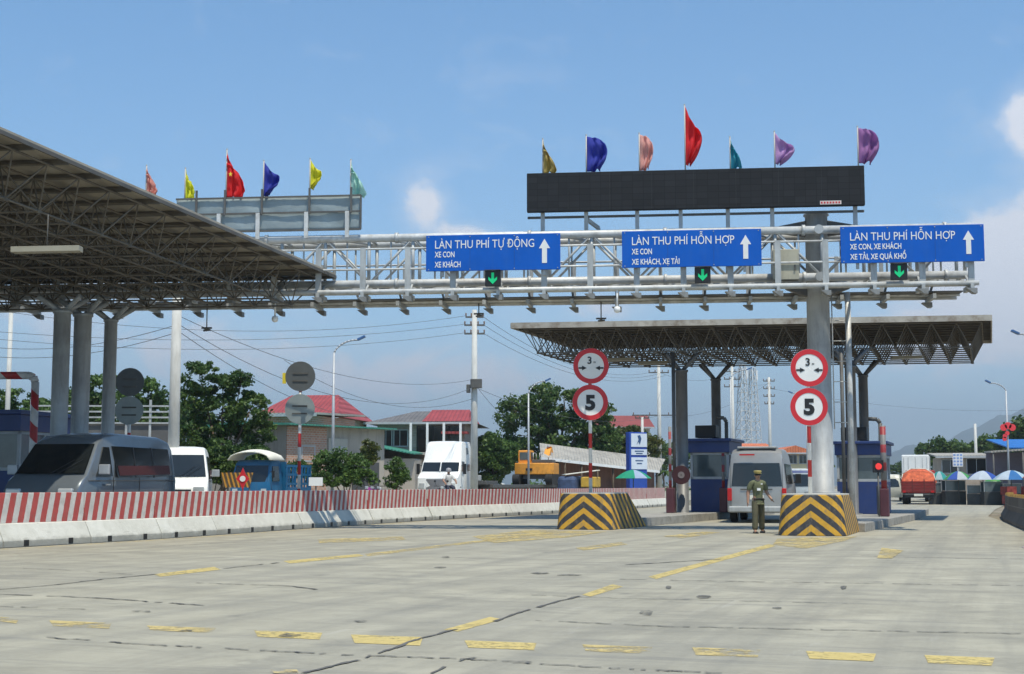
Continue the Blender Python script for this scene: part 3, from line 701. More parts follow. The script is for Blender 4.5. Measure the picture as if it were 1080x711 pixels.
# tarpaulin board at the left
s1, _ = gp(186, 225, TBd); s2, _ = gp(381, 225, TBd); zt = gp(330, 207.5, TBd)[1]; zb = gp(330, 243, TBd)[1]; Wl = s2 - s1
bd = thing('billboard', 'pale grey sheet billboard back on the gantry behind the left canopy', 'billboard', gworld(s1, TBd), GRZ)
b = MB(); nx, nz = 60, 10; vs = []; fs = []
for j in range(nz + 1):
    for i in range(nx + 1):
        x = Wl * i / nx; z = zb + (zt - zb) * j / nz; vs.append((x, .02 * math.sin(i * .37 + j * .9) * math.sin(i * .13 + 1) * math.sin(math.pi * j / nz) + random.uniform(-.006, .006), z))
for j in range(nz):
    for i in range(nx): a = j * (nx + 1) + i; fs.append((a, a + 1, a + nx + 2, a + nx + 1))
b.add(vs, fs, True); o = b.build('sheet', mat('grey_blue_sheet', (.44, .52, .54), .6, 0, .22, 1.1, bump=.5, trans=.45), bd)
sol = o.modifiers.new('solid', 'SOLIDIFY'); sol.thickness = .01
b = MB(); zm = zb + (zt - zb) * .53
for z, h in ((zt, .05), (zb, .06), (zm, .05)): b.bar((0, -.06, z), (Wl, -.06, z), .05, h)
b.bar((Wl, -.06, zb), (Wl, -.06, zt), .05, .05); b.build('frame', M['steel_dk'], bd)
for px in (232, 273, 324, 367):
    s, _ = gp(px, 225, TBd); b = MB(); b.box((s - s1, -.1, (ZU + zm) / 2), (.12, .08, zm - ZU)); b.build('post', M['steel_lt'], bd)
for px in (208, 238, 277, 327, 371):
    s, _ = gp(px, 225, TBd); b = MB(); b.box((s - s1, -.1, (zt + zm) / 2 + .1), (.06, .05, zt - zm + .3)); b.build('flag_socket', M['steel_dk'], bd)

# blue lane signs
def lane_sign(px0, px1, yt0, yb, lines, label):
    TS = -1.62; s1, _ = gp(px0, 260, TS); s2, _ = gp(px1, 260, TS); pm = (px0 + px1) / 2
    zt = gp(pm, yt0, TS)[1]; zb = gp(pm, yb, TS)[1]; h = zt - zb; w = s2 - s1
    r = thing('lane_sign', label, 'lane sign', gworld(s1, TS), GRZ, 'blue lane signs on the gantry')
    b = MB(); b.box((w / 2, 0, (zt + zb) / 2), (w, .06, h)); b.build('sign_panel', M['blue'], r, bevel=.008)
    ppm = w / (px1 - px0)
    for txt, x0, x1, ybase, hh, bold in lines:
        o, tw = text_mesh('lettering', txt, hh * ppm, M['white'], r, Vector((0, 0, 0)), 1, .006, bold=bold)
        sx = (x1 - x0) * ppm / tw
        o.data.transform(Matrix.Diagonal((sx, 1, 1, 1))); o.data.transform(Matrix.Translation(((x0 - px0) * ppm, -.035, zt - (ybase - yt0) * ppm)))
    cx = w - 16.5 * ppm; c = (zt + zb) / 2 + .3 * ppm; u = ppm
    b = MB(); b.yprism([(cx + a * u, c + e * u) for a, e in ((-2.6, -12.5), (2.6, -12.5), (2.6, 3), (5.8, 3), (0, 13), (-5.8, 3), (-2.6, 3))], -.04, -.028); b.build('arrow', M['white'], r)
    b = MB()
    for f in (.12, .88): b.box((w * f, .10, (zt + zb) / 2 - .1), (.08, .1, h + .1))
    b.build('mounting_rail', M['steel'], r)
    for f in (.33, .66): b = MB(); b.box((w * f, -.0315, (zt + zb) / 2), (.012, .003, h - .02)); b.build('panel_seam', mat('seam_blue', (.004, .07, .30), .6), r)
    for f in (.02, .33, .66, .98):
        for z in (zb + .05, zt - .05): b = MB(); b.disc((w * f, -.034, z), .016, .01, 8); b.build('bolt', M['steel'], r)
lane_sign(449.5, 591, 247.4, 285.3, [('LÀN THU PHÍ TỰ ĐỘNG', 458.5, 563, 261.5, 8.6, .0), ('XE CON', 459, 480, 270.8, 6, .004), ('XE KHÁCH', 459, 486.5, 281.5, 6, .004)], 'leftmost blue lane sign, left of the black display board')
lane_sign(656, 803, 242.8, 281.5, [('LÀN THU PHÍ HỖN HỢP', 666, 774, 258.0, 8.8, .0), ('XE CON', 666.5, 688, 268.0, 6, .004), ('XE KHÁCH, XE TẢI', 666.5, 717, 279, 6, .004)], 'blue lane sign right below the middle of the black display board')
lane_sign(886.5, 1038, 238, 276.7, [('LÀN THU PHÍ HỖN HỢP', 896, 1007, 253.5, 8.8, .0), ('XE CON, XE KHÁCH', 896.5, 951, 263.2, 6, .004), ('XE TẢI, XE QUÁ KHỔ', 896.5, 956, 274.2, 6, .004)], 'rightmost blue lane sign, right of the thick gantry pillar')
# green arrow signals
for px, py, lb in ((520, 294, 'black signal box with green down arrow below the leftmost blue sign'), (741, 290.5, 'black signal box with green down arrow below the middle blue sign'), (948, 287, 'black signal box with green down arrow below the rightmost blue sign')):
    s, z = gp(px, py, -1.7); r = thing('lane_signal', lb, 'lane signal', gworld(s, -1.7, z - .23), GRZ, 'lane signals under the signs')
    b = MB(); b.box((0, 0, .23), (.46, .16, .46)); b.box((0, -.12, .47), (.48, .1, .02)); b.build('housing', M['black'], r, bevel=.01)
    b = MB(); b.yprism([(-.04, .40), (.04, .40), (.04, .20), (.13, .28), (.13, .19), (0, .06), (-.13, .19), (-.13, .28), (-.04, .20)], -.092, -.083); b.build('down_arrow', M['green_led'], r)
    b = MB(); b.bar((0, .08, .3), (0, .3, .3), .06, .06); b.build('bracket', M['steel_dk'], r)
# cameras hanging under the walkways
for px, py, t, lb in ((290, 337, -1.45, 'white dome camera hanging under the gantry at the left'), (651, 327, -1.45, 'white dome camera hanging under the gantry between the left and middle blue signs'), (1009, 316, -1.45, None)):
    if not lb: continue
    s, z = gp(px, py, t); r = thing('dome_camera', lb, 'camera', gworld(s, t, z), GRZ, 'dome cameras under the gantry')
    b = MB(); b.tube((0, 0, .1), (0, 0, ZW - z), .03, 8); b.build('hanger', M['white'], r)
    b = MB(); b.lathe([(0, .11), (.08, .09), (.10, .03), (.10, -.02), (.07, -.07), (0, -.09)], n=14); b.build('dome', M['white'], r)
for px, py, t, lb in ((218, 346, -1.3, 'small dark antenna with cross arms hanging under the left part of the gantry'), (505, 331, 1.6, 'small dark antenna hanging under the gantry below the leftmost blue sign'), (634, 336, 1.6, 'small dark camera hanging under the gantry above the right canopy edge')):
    s, z = gp(px, py, t); r = thing('lane_antenna', lb, 'antenna', gworld(s, t, z), GRZ, 'lane antennas under the gantry')
    b = MB(); b.tube((0, 0, 0), (0, 0, ZW - z), .018, 6); b.build('hanger', M['steel_dk'], r)
    b = MB(); b.bar((-.16, 0, 0), (.16, 0, 0), .05, .05); b.bar((0, -.12, -.04), (0, .12, -.04), .08, .08); b.bar((-.1, 0, -.08), (.12, 0, -.06), .06, .05); b.build('sensor_head', M['steel_dk'], r)

# ------------------------------------------------------------------ flags
def flag(px, yt, yb, wpx, col, label, t=TBd, shape=0, star=False, pole_b=None, seed=0):
    rnd = random.Random(seed); s, z1 = gp(px, yt, t); _, z0 = gp(px, yb, t); ppm = .0285
    zf = gp(px, pole_b or (yb + 6), t)[1]
    r = thing('flag', label, 'flag', gworld(s, t + .14, zf), GRZ, 'flags along the top of the gantry'); H = z1 - zf; B = z0 - zf; w = wpx * ppm * (1.32 if shape != 1 else 1.1)
    b = MB(); b.tube((0, 0, -.15), (0, 0, H + .04), .022, 7); b.lathe([(0, .03), (.03, 0), (0, -.03)], (0, 0, H + .05), 6); b.build('pole', mat('flag_pole', (.45, .43, .40), .6), r)
    nx, nz = 14, 18; vs = []; fs = []; ph = rnd.uniform(0, 6)
    for j in range(nz + 1):
        q = j / nz                                  # 0 at the top
        for i in range(nx + 1):
            f = i / nx
            if shape == 0:   wd = w * (q ** .62) * (1 if q < .85 else 1 - (q - .85) * 1.4)          # limp: triangle hanging from the top corner
            elif shape == 1: wd = w * (.62 + .38 * math.sin(math.pi * min(1, q * 1.05))) if q > .04 else w * .55    # blown out, round
            else:            wd = w * math.sin(math.pi * (.12 + .82 * q)) ** .8
            x = wd * f; drop = (H - B) * (.34 * f * (1 - q) * (1 if shape != 1 else .12)) 
            z = H - (H - B) * q - drop * (1 - q) + (.05 * math.sin(f * 7 + ph) if q > .2 else 0) * f
            y = .12 * math.sin(f * 13 + q * 5 + ph) + .03 * math.sin(f * 31 - q * 17 + ph)
            y = y * (0.25 + f) * (.5 + q) + .05 * math.sin(q * 11 + ph)
            vs.append((x + .02, y * min(1, f * 3), z))
    for j in range(nz):
        for i in range(nx): a = j * (nx + 1) + i; fs.append((a, a + 1, a + nx + 2, a + nx + 1))
    b = MB(); b.add(vs, fs, True); nm = 'cloth_%02d%02d%02d' % tuple(int(c * 99) for c in col)
    o = b.build('cloth', mat(nm, tuple(min(.9, c * 1.3 + .015) for c in col), .85, 0, .12, 2, trans=.6), r); so = o.modifiers.new('solid', 'SOLIDIFY'); so.thickness = .006
    if star:
        k = int(nz * .52) * (nx + 1) + int(nx * .40); c = Vector(vs[k]); b = MB(); P = []
        for a in range(10):
            rr = .085 if a % 2 == 0 else .036; tt = math.pi / 2 + a * math.pi / 5; P.append((c.x + rr * math.cos(tt) * .8, c.z + rr * math.sin(tt)))
        b.yprism(P, -.16, -.15); b.build('star', mat('star_yellow', (.85, .62, .05), .6), o)
FL = [(153, 175, 203, 9, (.80, .36, .30), 'pale salmon pennant, leftmost of all the flags', 0, 215), (194, 178, 210, 10, (.72, .70, .05), 'limp yellow flag just right of the pale salmon pennant', 0, 214),
      (238, 158, 208, 18, (.74, .025, .03), 'red flag with a small yellow star above the grey sheet billboard', 0, 213), (277, 170, 206, 14, (.05, .07, .42), 'dark blue flag next to the starred red flag', 2, 212),
      (326, 168, 198, 10, (.74, .66, .05), 'yellow flag between the dark blue and the pale green flags', 2, 212), (369, 169, 206, 13, (.50, .78, .62), 'pale green flag at the right end of the grey sheet billboard', 0, 212),
      (572, 147, 182, 12, (.50, .40, .14), 'khaki flag at the left end of the black display board', 0, 188), (618, 143, 180, 20, (.055, .075, .42), 'dark blue flag on the black display board', 1, 187),
      (674, 141, 179, 13, (.85, .42, .38), 'salmon pink flag on the black display board', 1, 185), (722, 111, 173, 13, (.74, .03, .04), 'tall red flag above the middle of the black display board', 2, 184),
      (770, 145, 177, 10, (.06, .42, .50), 'teal flag right of the tall red one', 0, 183), (817, 139, 172, 15, (.52, .34, .56), 'pale mauve flag between the teal and purple flags', 2, 181), (905, 134, 171, 19, (.40, .20, .42), 'purple flag at the right end of the black display board', 1, 180)]
for i, (px, yt, yb, w, col, lb, sh, pb) in enumerate(FL): flag(px, yt, yb, w, col, lb, shape=sh, star=(i == 2), pole_b=pb, seed=i)

# ------------------------------------------------------------------ round traffic signs
pstripe = stripes('pole_red_white', (.58, .03, .03), (.80, .78, .74), (0, 0, 1), .92, .5, grime=.15)
def sign_post(px, D, ztop_px, y1, y2, rad, base_z, label, front=True, stop=None, pst=pstripe):
    r = thing('sign_post', label, 'sign post', (X(px, D), D, base_z), 0); z1, z2 = Z(y1, D) - base_z, Z(y2, D) - base_z
    b = MB(); b.tube((0, .06, 0), (0, .06, Z(ztop_px, D) - base_z), .055, 12); b.build('pole', pst, r)
    for k, z in enumerate((z1, z2)):
        grey = mat('sign_back_grey', (.11, .12, .125), .5, .2, .15); grey2 = mat('sign_back_pale', (.30, .34, .34), .45, .3, .15)
        xo = 0.03 if (k == 0 and front) else 0
        b = MB(); b.disc((xo, 0, z), rad, .02, 40); o = b.build('sign_disc', M['white'] if front else (grey, grey2)[k], r)
        if front:
            b = MB(); b.ring((xo, -.014, z), rad * .73, rad * .995, .01, 48); b.build('red_ring', M['red'], o)
            if k:
                t, w = text_mesh('numeral', '5', rad * .78, M['black'], o, Vector((0, 0, 0)), 1.05, .008, bold=.03)
                cx = sum(v.co.x for v in t.data.vertices) / len(t.data.vertices); t.data.transform(Matrix.Translation((-cx, -.018, z - rad * .39)))
            else:
                t, w = text_mesh('numeral', '3', rad * .40, M['black'], o, Vector((xo - rad * .22, -.018, z + rad * .12)), 1, .008, bold=.006)
                t, w = text_mesh('numeral', 'm', rad * .13, M['black'], o, Vector((xo + rad * .13, -.018, z + rad * .16)), 1, .008)
                b = MB()
                for sx in (-1, 1):
                    b.yprism([(xo + sx * rad * a, z - rad * .12 + rad * e) for a, e in ((.70, -.045), (.70, .045), (.50, .045), (.50, .13), (.24, 0), (.50, -.13), (.50, -.045))], -.022, -.014)
                b.build('arrows', M['black'], o)
        else:
            b = MB(); b.bar((-rad * .5, -.02, z + .1), (rad * .5, -.02, z + .1), .03, .05); b.bar((-rad * .5, -.02, z - .15), (rad * .5, -.02, z - .15), .03, .05); b.build('bracket', M['steel_dk'], o)
        b = MB(); b.box((xo, .06, z), (.13, .13, .05)); b.build('clamp', M['steel_dk'], o)
    return r
sign_post(623, 44.2, 372, 386, 424.5, .555, 1.10, 'red ringed round 3 m and 5 signs on striped pole, on the left crash block')
sign_post(855, 38.9, 374, 388, 429, .515, 1.10, 'red ringed round 3 m and 5 signs in front of the thick gantry pillar')
spback = sign_post(315, 47.5, 386, 397, 431.5, .50, .3, 'backs of two round signs on a striped pole, before the red roofed house', front=False)
sign_post(134, 47.0, 390, 403, 433, .47, .3, 'backs of two round signs between canopy column and thick white concrete pole', front=False)
b = MB(); b.box((-.54, .03, Z(399, 47.5) - .3), (.12, .05, .36)); b.bar((-.5, .03, Z(399, 47.5) - .3), (0, .03, Z(399, 47.5) - .3), .03, .03); b.build('reflector_plate', mat('reflector_yellow', (.75, .6, .04), .5), spback)
# ================================================================== BOOTHS
def booth(px, D, w, dep, z0, h, label, rz=IRZ, aircon=True):
    r = thing('toll_booth', label, 'toll booth', (X(px, D), D, z0), rz, 'blue toll booths')
    b = MB(); b.box((0, dep / 2, h * .22), (w, dep, h * .44)); b.build('lower_wall', M['boothblue'], r, bevel=.02)
    b = MB(); b.box((0, dep / 2, h * .88), (w + .12, dep + .2, h * .16)); b.box((0, dep / 2, h * .97), (w + .3, dep + .5, h * .04)); b.build('roof', M['boothblue'], r, bevel=.02)
    b = MB(); zb, zt = h * .44, h * .80; hw = w / 2 - .05
    for x in (-hw, hw):
        for y in (.05, dep / 2, dep - .05): b.box((x, y, (zb + zt) / 2), (.09, .09, zt - zb))
    for z in (zb + .05, zt - .04):
        b.box((0, .05, z), (w, .1, .1)); b.box((0, dep - .05, z), (w, .1, .1)); b.box((-hw, dep / 2, z), (.1, dep, .1)); b.box((hw, dep / 2, z), (.1, dep, .1))
    f = b.build('window_frame', M['boothgrey'], r)
    for nm, c, d in (('pane', (0, .05, (zb + zt) / 2), (w - .2, .015, zt - zb - .1)), ('pane', (0, dep - .05, (zb + zt) / 2), (w - .2, .015, zt - zb - .1)), ('pane', (-hw, dep / 2, (zb + zt) / 2), (.015, dep - .2, zt - zb - .1)), ('pane', (hw, dep / 2, (zb + zt) / 2), (.015, dep - .2, zt - zb - .1))):
        b = MB(); b.box(c, d); b.build(nm, M['glass_lt'], f)
    if aircon:
        b = MB(); b.box((-w * .15, dep * .3, h + .27), (w * .55, .7, .5)); b.build('roof_unit', M['black'], r, bevel=.02)
        b = MB(); b.path([(w * .42, .3, h * .5), (w * .42, .3, h + .65), (w * .36, .3, h + .8), (w * .18, .3, h + .82)], .075, 10); b.build('bent_duct', M['steel_dk'], r)
    return r
booth(748.5, 57.2, 1.55, 2.6, .28, 2.95, 'blue toll booth with black roof box beside the silver van')
booth(908, 53.6, 1.75, 2.6, .26, 2.75, 'blue toll booth right of the thick gantry pillar')
booth(-6, 43.5, 1.6, 3, .3, 3.35, 'pale blue topped booth cut off at the left edge of the photo', rz=-.2, aircon=False)
# black drum like bumper right of booth B
r = thing('gate_machine', 'dark rounded gate machine at the right foot of the right booth', 'gate machine', (X(931, 51.5), 51.5, .26), IRZ)
b = MB(); b.box((0, 0, .55), (.42, .5, 1.1)); b.build('cabinet', mat('gate_dark', (.05, .06, .09), .5), r, bevel=.08)
# striped gate posts
gst = stripes('gate_stripe', (.30, .03, .035), (.20, .20, .20), (0, 0, 1), .62, .55, grime=.3)
def gate_arm(px, D, z0, zt, label, light=None, rad=.06, m=gst):
    r = thing('barrier_gate', label, 'barrier gate', (X(px, D), D, z0), IRZ, 'raised striped barrier gates')
    b = MB(); b.tube((0, 0, .9), (0, 0, zt - z0), rad, 8); b.build('raised_arm', m, r)
    b = MB(); b.box((0, .05, .48), (.3, .36, .96)); b.build('motor_box', mat('gate_box_dark', (.10, .03, .04), .5), r, bevel=.03)
    if light:
        b = MB(); b.disc((light[0], -.14, light[1]), light[2], .05, 24); b.tube((light[0], .1, light[1]), (0, .1, light[1]), .03, 6); o = b.build('signal_disc', mat('stop_disc_red', (.42, .03, .035), .5), r)
        b = MB(); b.disc((light[0], -.175, light[1]), light[2] * .4, .02, 16); b.build('disc_centre', mat('disc_pale', (.5, .4, .38), .5), o)
gate_arm(932.5, 49.5, .26, Z(449, 49.5), 'raised red and white gate arm right of the right toll booth', None, .10)
gate_arm(707, 54.8, .28, Z(450, 54.8), 'dark red striped gate arm left of the left canopy column', None, .06)
gate_arm(763, 56.5, .28, Z(478, 56.5), 'short red striped gate arm between blue booth and silver van', None, .06)
r = thing('stop_disc', 'dark red round stop disc with pale centre on the left canopy column', 'stop disc', (X(718.5, 55.0), 55.0, Z(501, 55)), 0)
b = MB(); b.disc((0, 0, 0), .36, .03, 28); o = b.build('disc', mat('stop_disc_dark', (.05, .011, .014), .5), r)
b = MB(); b.disc((0, -.025, 0), .13, .02, 18); b.build('disc_centre', mat('disc_pale2', (.2, .17, .17), .5), o)
b = MB(); b.box((0, .09, 0), (.06, .26, .06)); b.build('bracket', M['steel_dk'], r)
r = thing('traffic_light', 'small lit red signal light beside the raised gate arm at the right', 'signal light', (X(926.5, 49.3), 49.3, .26), 0)
b = MB(); b.tube((0, 0, 0), (0, 0, Z(497, 49.3) - .3), .03, 8); b.build('pole', M['steel_dk'], r)
b = MB(); b.box((0, 0, Z(492, 49.3) - .26), (.34, .14, .42)); o = b.build('housing', M['black'], r)
b = MB(); b.disc((0, -.085, Z(492, 49.3) - .26), .11, .03, 20); b.build('red_lamp', mat('red_lamp_lit', (.75, .04, .035), .5, emit=.5), o)
# red post at right edge, striped portal at left edge
r = thing('bollard', 'red post with white bands by the dark barrier at the right edge', 'bollard', (X(1077, 31), 30.6, 0), 0)
b = MB(); b.lathe([(.16, 0), (.16, .03), (.05, .05), (.05, .66), (0, .68)], n=14); b.build('post', stripes('bollard_red', (.60, .04, .05), (.62, .5, .48), (0, 0, 1), .36, .72), r)
D = 42; r = thing('height_limit_frame', 'red and white striped height limit frame at the left edge', 'height frame', (X(33.5, D), D, .3), -.05)
pst2 = stripes('frame_red_white', (.50, .035, .04), (.72, .70, .68), (1, 0, 1), .95, .5)
b = MB(); zt = Z(396, D) - .3; b.tube((0, 0, 0), (0, 0, zt - .2), .115, 12); b.path([(0, 0, zt - .2), (-.06, 0, zt - .06), (-.2, 0, zt)], .115, 12); b.build('post', pst2, r)
b = MB(); b.tube((-.2, 0, zt), (-4.2, 0, zt), .115, 12); b.build('crossbar', pst2, r)
b = MB(); b.tube((-4.2, 0, 0), (-4.2, 0, zt + .1), .115, 12); b.build('post', pst2, r)

# ================================================================== VEHICLES
def wheel(parent, x, y, rad=.34, w=.24):
    b = MB(); s = 1 if x > 0 else -1; n = 24
    prof = [(rad * .58, -w / 2), (rad * .93, -w / 2), (rad, -w * .35), (rad, w * .35), (rad * .93, w / 2), (rad * .58, w / 2)]
    vs = []; fs = []
    for r_, o in prof:
        for i in range(n): t = 2 * math.pi * i / n; vs.append((x + o, y + r_ * math.cos(t), rad + r_ * math.sin(t)))
    for k in range(len(prof) - 1):
        for i in range(n): j = (i + 1) % n; fs.append((k * n + i, k * n + j, (k + 1) * n + j, (k + 1) * n + i))
    b.add(vs, fs, True); wo = b.build('wheel', M['rubber'], parent)
    b = MB(); b.tube((x - w * .45, y, rad), (x + w * .45, y, rad), rad * .6, 16); b.build('rim', M['rim'], wo)
def body_mesh(prof, W, belt, tumble, H, name, m, parent, inset=.05):
    """side profile (y,z) closed polygon lofted over x with tumblehome and softened corners"""
    fr = [-1, -.97, -.88, -.5, 0, .5, .88, .97, 1]; n = len(prof)
    cy = sum(p[0] for p in prof) / n; cz = sum(p[1] for p in prof) / n; vs = []; fs = []
    def hw(z): return W / 2 - (max(0, z - belt) / (H - belt)) ** 1.4 * tumble
    for f in fr:
        k = {1: inset * 2, .97: inset * .7, .88: inset * .15}.get(abs(f), 0); cam_ = (1 - abs(f) ** 3) * .03
        for y, z in prof:
            yy = y + (k if y < cy else -k) * (1 if abs(y - cy) > .3 else 0); zz = z - (k if z > cz else -k * .3) + (cam_ if z > cz else 0)
            vs.append((f * hw(z), yy, zz))
    for a in range(len(fr) - 1):
        for i in range(n): j = (i + 1) % n; fs.append((a * n + i, (a + 1) * n + i, (a + 1) * n + j, a * n + j))
    o0 = (len(fr) - 1) * n; fs += [tuple(range(n)), tuple(range(o0 + n - 1, o0 - 1, -1))]
    b = MB(); b.add(vs, fs, True); o = b.build(name, m, parent)
    me = o.data; bmx = bmesh.new(); bmx.from_mesh(me); bmesh.ops.recalc_face_normals(bmx, faces=bmx.faces); bmx.to_mesh(me); bmx.free()
    e = o.modifiers.new('es', 'EDGE_SPLIT'); e.split_angle = R(38)
    return o, hw
def side_panel(parent, name, poly, hw, m, side, out=.012, th=.012):
    b = MB(); n = len(poly); vs = [(side * (hw(z) + out), y, z) for y, z in poly] + [(side * (hw(z) + out - th - .02), y, z) for y, z in poly]
    b.add(vs, [tuple(range(n)), tuple(range(2 * n - 1, n - 1, -1))] + [(i, (i + 1) % n, n + (i + 1) % n, n + i) for i in range(n)]); return b.build(name, m, parent)
def end_panel(parent, name, p, q, hw, mg, m, sgn, out=.014, m2=None):
    """panel on a front or rear slope between profile points p (low) and q (high); mg = margin from the side"""
    b = MB(); vs = []; N = 4
    for k in (0, 1):
        for y, z, g in ((p[0], p[1], mg), (q[0], q[1], m2 or mg)):
            for i in range(N + 1):
                f = -1 + 2 * i / N; vs.append((f * (hw(z) - g), y + sgn * (out - .03 * k) - sgn * .02 * abs(f) ** 3, z))
    fs = []; S = 2 * (N + 1)
    for i in range(N): fs += [(i, i + 1, N + 2 + i, N + 1 + i), (S + i, S + N + 1 + i, S + N + 2 + i, S + i + 1), (i, S + i, S + i + 1, i + 1), (N + 1 + i, N + 2 + i, S + N + 2 + i, S + N + 1 + i)]
    b.add(vs, fs, False); return b.build(name, m, parent)

def van_low(label, loc, rz, paint, scale=1, front=True, group=None):
    """one box minibus, front towards -y"""
    r = thing('minibus', label, 'van', loc, rz, group); r.scale = (scale, scale, scale); H = 2.28; Lg = 5.0; W_ = 1.92
    prof = [(.16, .28), (.02, .40), (0, .62), (.03, .86), (.22, 1.10), (.42, 1.22), (1.10, 2.02), (1.42, 2.20), (2.2, 2.28), (4.3, 2.26), (4.78, 2.16), (4.93, 1.95), (5.0, 1.1), (5.0, .45), (4.9, .28)]
    o, hw = body_mesh(prof, W_, 1.15, .17, H, 'body', paint, r, .045)
    end_panel(r, 'windshield', (.475, 1.285), (1.09, 2.00), hw, .08, M['glass'], -1, .06)
    end_panel(r, 'rear_window', (5.0, 1.2), (4.93, 1.9), hw, .16, M['glass'], 1)
    end_panel(r, 'grille', (.0, .62), (.03, .84), hw, .42, M['black'], -1)
    end_panel(r, 'bumper_trim', (.02, .36), (.0, .46), hw, .15, M['steel_dk'], -1)
    for s in (-1, 1):
        side_panel(r, 'front_side_window', [(.86, 1.22), (1.62, 1.22), (1.58, 1.93), (1.30, 1.93)], hw, M['glass'], s)
        side_panel(r, 'side_window', [(1.86, 1.20), (4.72, 1.26), (4.62, 1.95), (1.74, 1.96)], hw, M['glass'], s)
        side_panel(r, 'curtain', [(1.95, 1.24), (4.6, 1.29), (4.58, 1.52), (1.90, 1.48)], hw, mat('curtain_red', (.07, .012, .012), .6), s, out=.016, th=.004)
        for yy in (2.75, 3.7): side_panel(r, 'window_pillar', [(yy, 1.2), (yy + .06, 1.2), (yy + .04, 1.96), (yy - .02, 1.96)], hw, M['black'], s, out=.020, th=.01)
        side_panel(r, 'body_crease', [(.5, 1.10), (4.9, 1.13), (4.9, 1.15), (.5, 1.12)], hw, M['steel_dk'], s, out=.006, th=.006)
        b = MB(); b.bar((s * .1 + .1, .36, 1.25), (s * .1 + .62, .66, 1.62), .01, .01); b.build('wiper', M['black'], r)
        b = MB(); b.box((s * .66, .03, .83), (.36, .10, .2)); b.build('headlight', M['head'], r, bevel=.03)
        b = MB(); b.bar((s * 1.0, .92, 1.3), (s * 1.13, .85, 1.32), .04, .05); b.box((s * 1.18, .82, 1.38), (.26, .09, .24)); b.build('mirror', M['chrome'], r, bevel=.02)
        b = MB(); b.box((s * 1.0, 1.35, 1.02), (.03, .16, .035)); b.build('door_handle', M['steel'], r)
        b = MB(); b.box((s * .965, 1.66, .8), (.012, .012, .8)); b.box((s * .965, 2.95, .8), (.012, .012, .8)); b.build('door_seam', M['black'], r)
        for y in (.95, 3.85): wheel(r, s * .83, y)
    b = MB(); b.box((0, -.02, .52), (.5, .02, .13)); b.build('number_plate', M['plate'], r)
    return r
def van_high(label, loc, rz, paint, scale=1):
    """tall van seen from the back; rear towards -y"""
    r = thing('passenger_van', label, 'van', loc, rz); r.scale = (scale,) * 3; H = 2.5
    prof = [(.10, .34), (.0, .40), (-.01, .62), (0, 1.2), (.06, 1.95), (.16, 2.33), (.42, 2.47), (2.6, 2.52), (3.7, 2.42), (4.2, 2.05), (4.75, 1.35), (5.5, 1.08), (5.68, .7), (5.62, .34)]
    o, hw = body_mesh(prof, 1.98, 1.2, .15, H, 'body', paint, r, .06)
    end_panel(r, 'rear_window', (.006, 1.22), (.06, 2.0), hw, .15, M['glass'], -1, .02)
    b = MB(); b.box((0, -.012, 1.1), (.010, .01, 1.5)); b.box((-.86, -.01, 1.3), (.010, .01, 1.7)); b.box((.86, -.01, 1.3), (.010, .01, 1.7)); b.build('door_seam', M['black'], r)
    b = MB(); b.box((0, -.06, .46), (1.86, .16, .2)); b.build('bumper', M['steel'], r, bevel=.04)
    for s in (-1, 1):
        b = MB(); b.box((s * .905, .0, .95), (.15, .07, .42)); b.build('tail_light', M['tail'], r, bevel=.02)
        side_panel(r, 'side_window', [(.35, 1.3), (3.3, 1.3), (3.3, 1.98), (.42, 1.98)], hw, M['glass'], s)
        b = MB(); b.box((s * 1.14, 4.3, 1.5), (.2, .14, .34)); b.bar((s * .95, 4.3, 1.35), (s * 1.1, 4.3, 1.4), .04, .04); b.build('mirror', M['black'], r)
        for y in (1.0, 4.6): wheel(r, s * .86, y, .35)
    b = MB(); b.box((.0, -.022, .86), (.46, .02, .15)); b.build('number_plate', M['plate'], r)
    b = MB(); b.box((-.32, -.024, 1.12), (.44, .008, .045)); b.box((.34, -.024, 1.12), (.36, .008, .045)); b.box((0, -.024, 1.03), (.7, .008, .03)); b.build('badge_strip', M['steel_dk'], r)
    b = MB(); b.box((0, .8, 2.53), (1.3, 1.1, .07)); b.build('roof_vent', M['steel'], r, bevel=.02)
    b = MB(); b.box((-.3, -.04, 2.28), (.5, .05, .05)); b.build('brake_light', M['tail'], r)
    return r
van_high('silver grey high roofed van seen from behind in the middle toll lane', (X(798, 50.8), 50.8, 0), IRZ * .75, M['silver'], 1.06)
van_low('dark grey minibus behind the median barrier at the left edge', (-11.45, 34.6, .30), -.235, M['greyvan'], 1.0).scale = (1.07, 1.04, 1.03)
van_low('white minibus partly hidden behind the dark grey minibus', (X(188, 50), 50, .3), .18, M['whitepaint'], 1.06)
# ------------------------------------------------ white tractor truck
D = 84; r = thing('semi_truck', 'white conventional semi truck cab with tall sleeper behind the barrier', 'truck', (X(461, D), D, .3), IRZ * .55)
prof = [(.0, .45), (-.02, 1.0), (.04, 1.45), (.55, 1.70), (.72, 1.76), (1.12, 2.42), (1.30, 2.58), (1.78, 3.52), (2.1, 3.66), (4.3, 3.68), (4.35, 3.5), (4.35, .7), (4.0, .5)]
o, hw = body_mesh(prof, 2.44, 1.8, .16, 3.7, 'cab', M['whitepaint'], r, .06)
end_panel(r, 'windshield', (.78, 1.86), (1.11, 2.40), hw, .10, M['glass'], -1, .03)
end_panel(r, 'grille', (-.02, .75), (.04, 1.40), hw, .55, mat('grille_metal', (.30, .28, .27), .4, .6), -1, .03)
b = MB(); b.bar((0, .72, 1.86), (0, 1.05, 2.4), .06, .05); b.build('windshield_divider', M['whitepaint'], r)
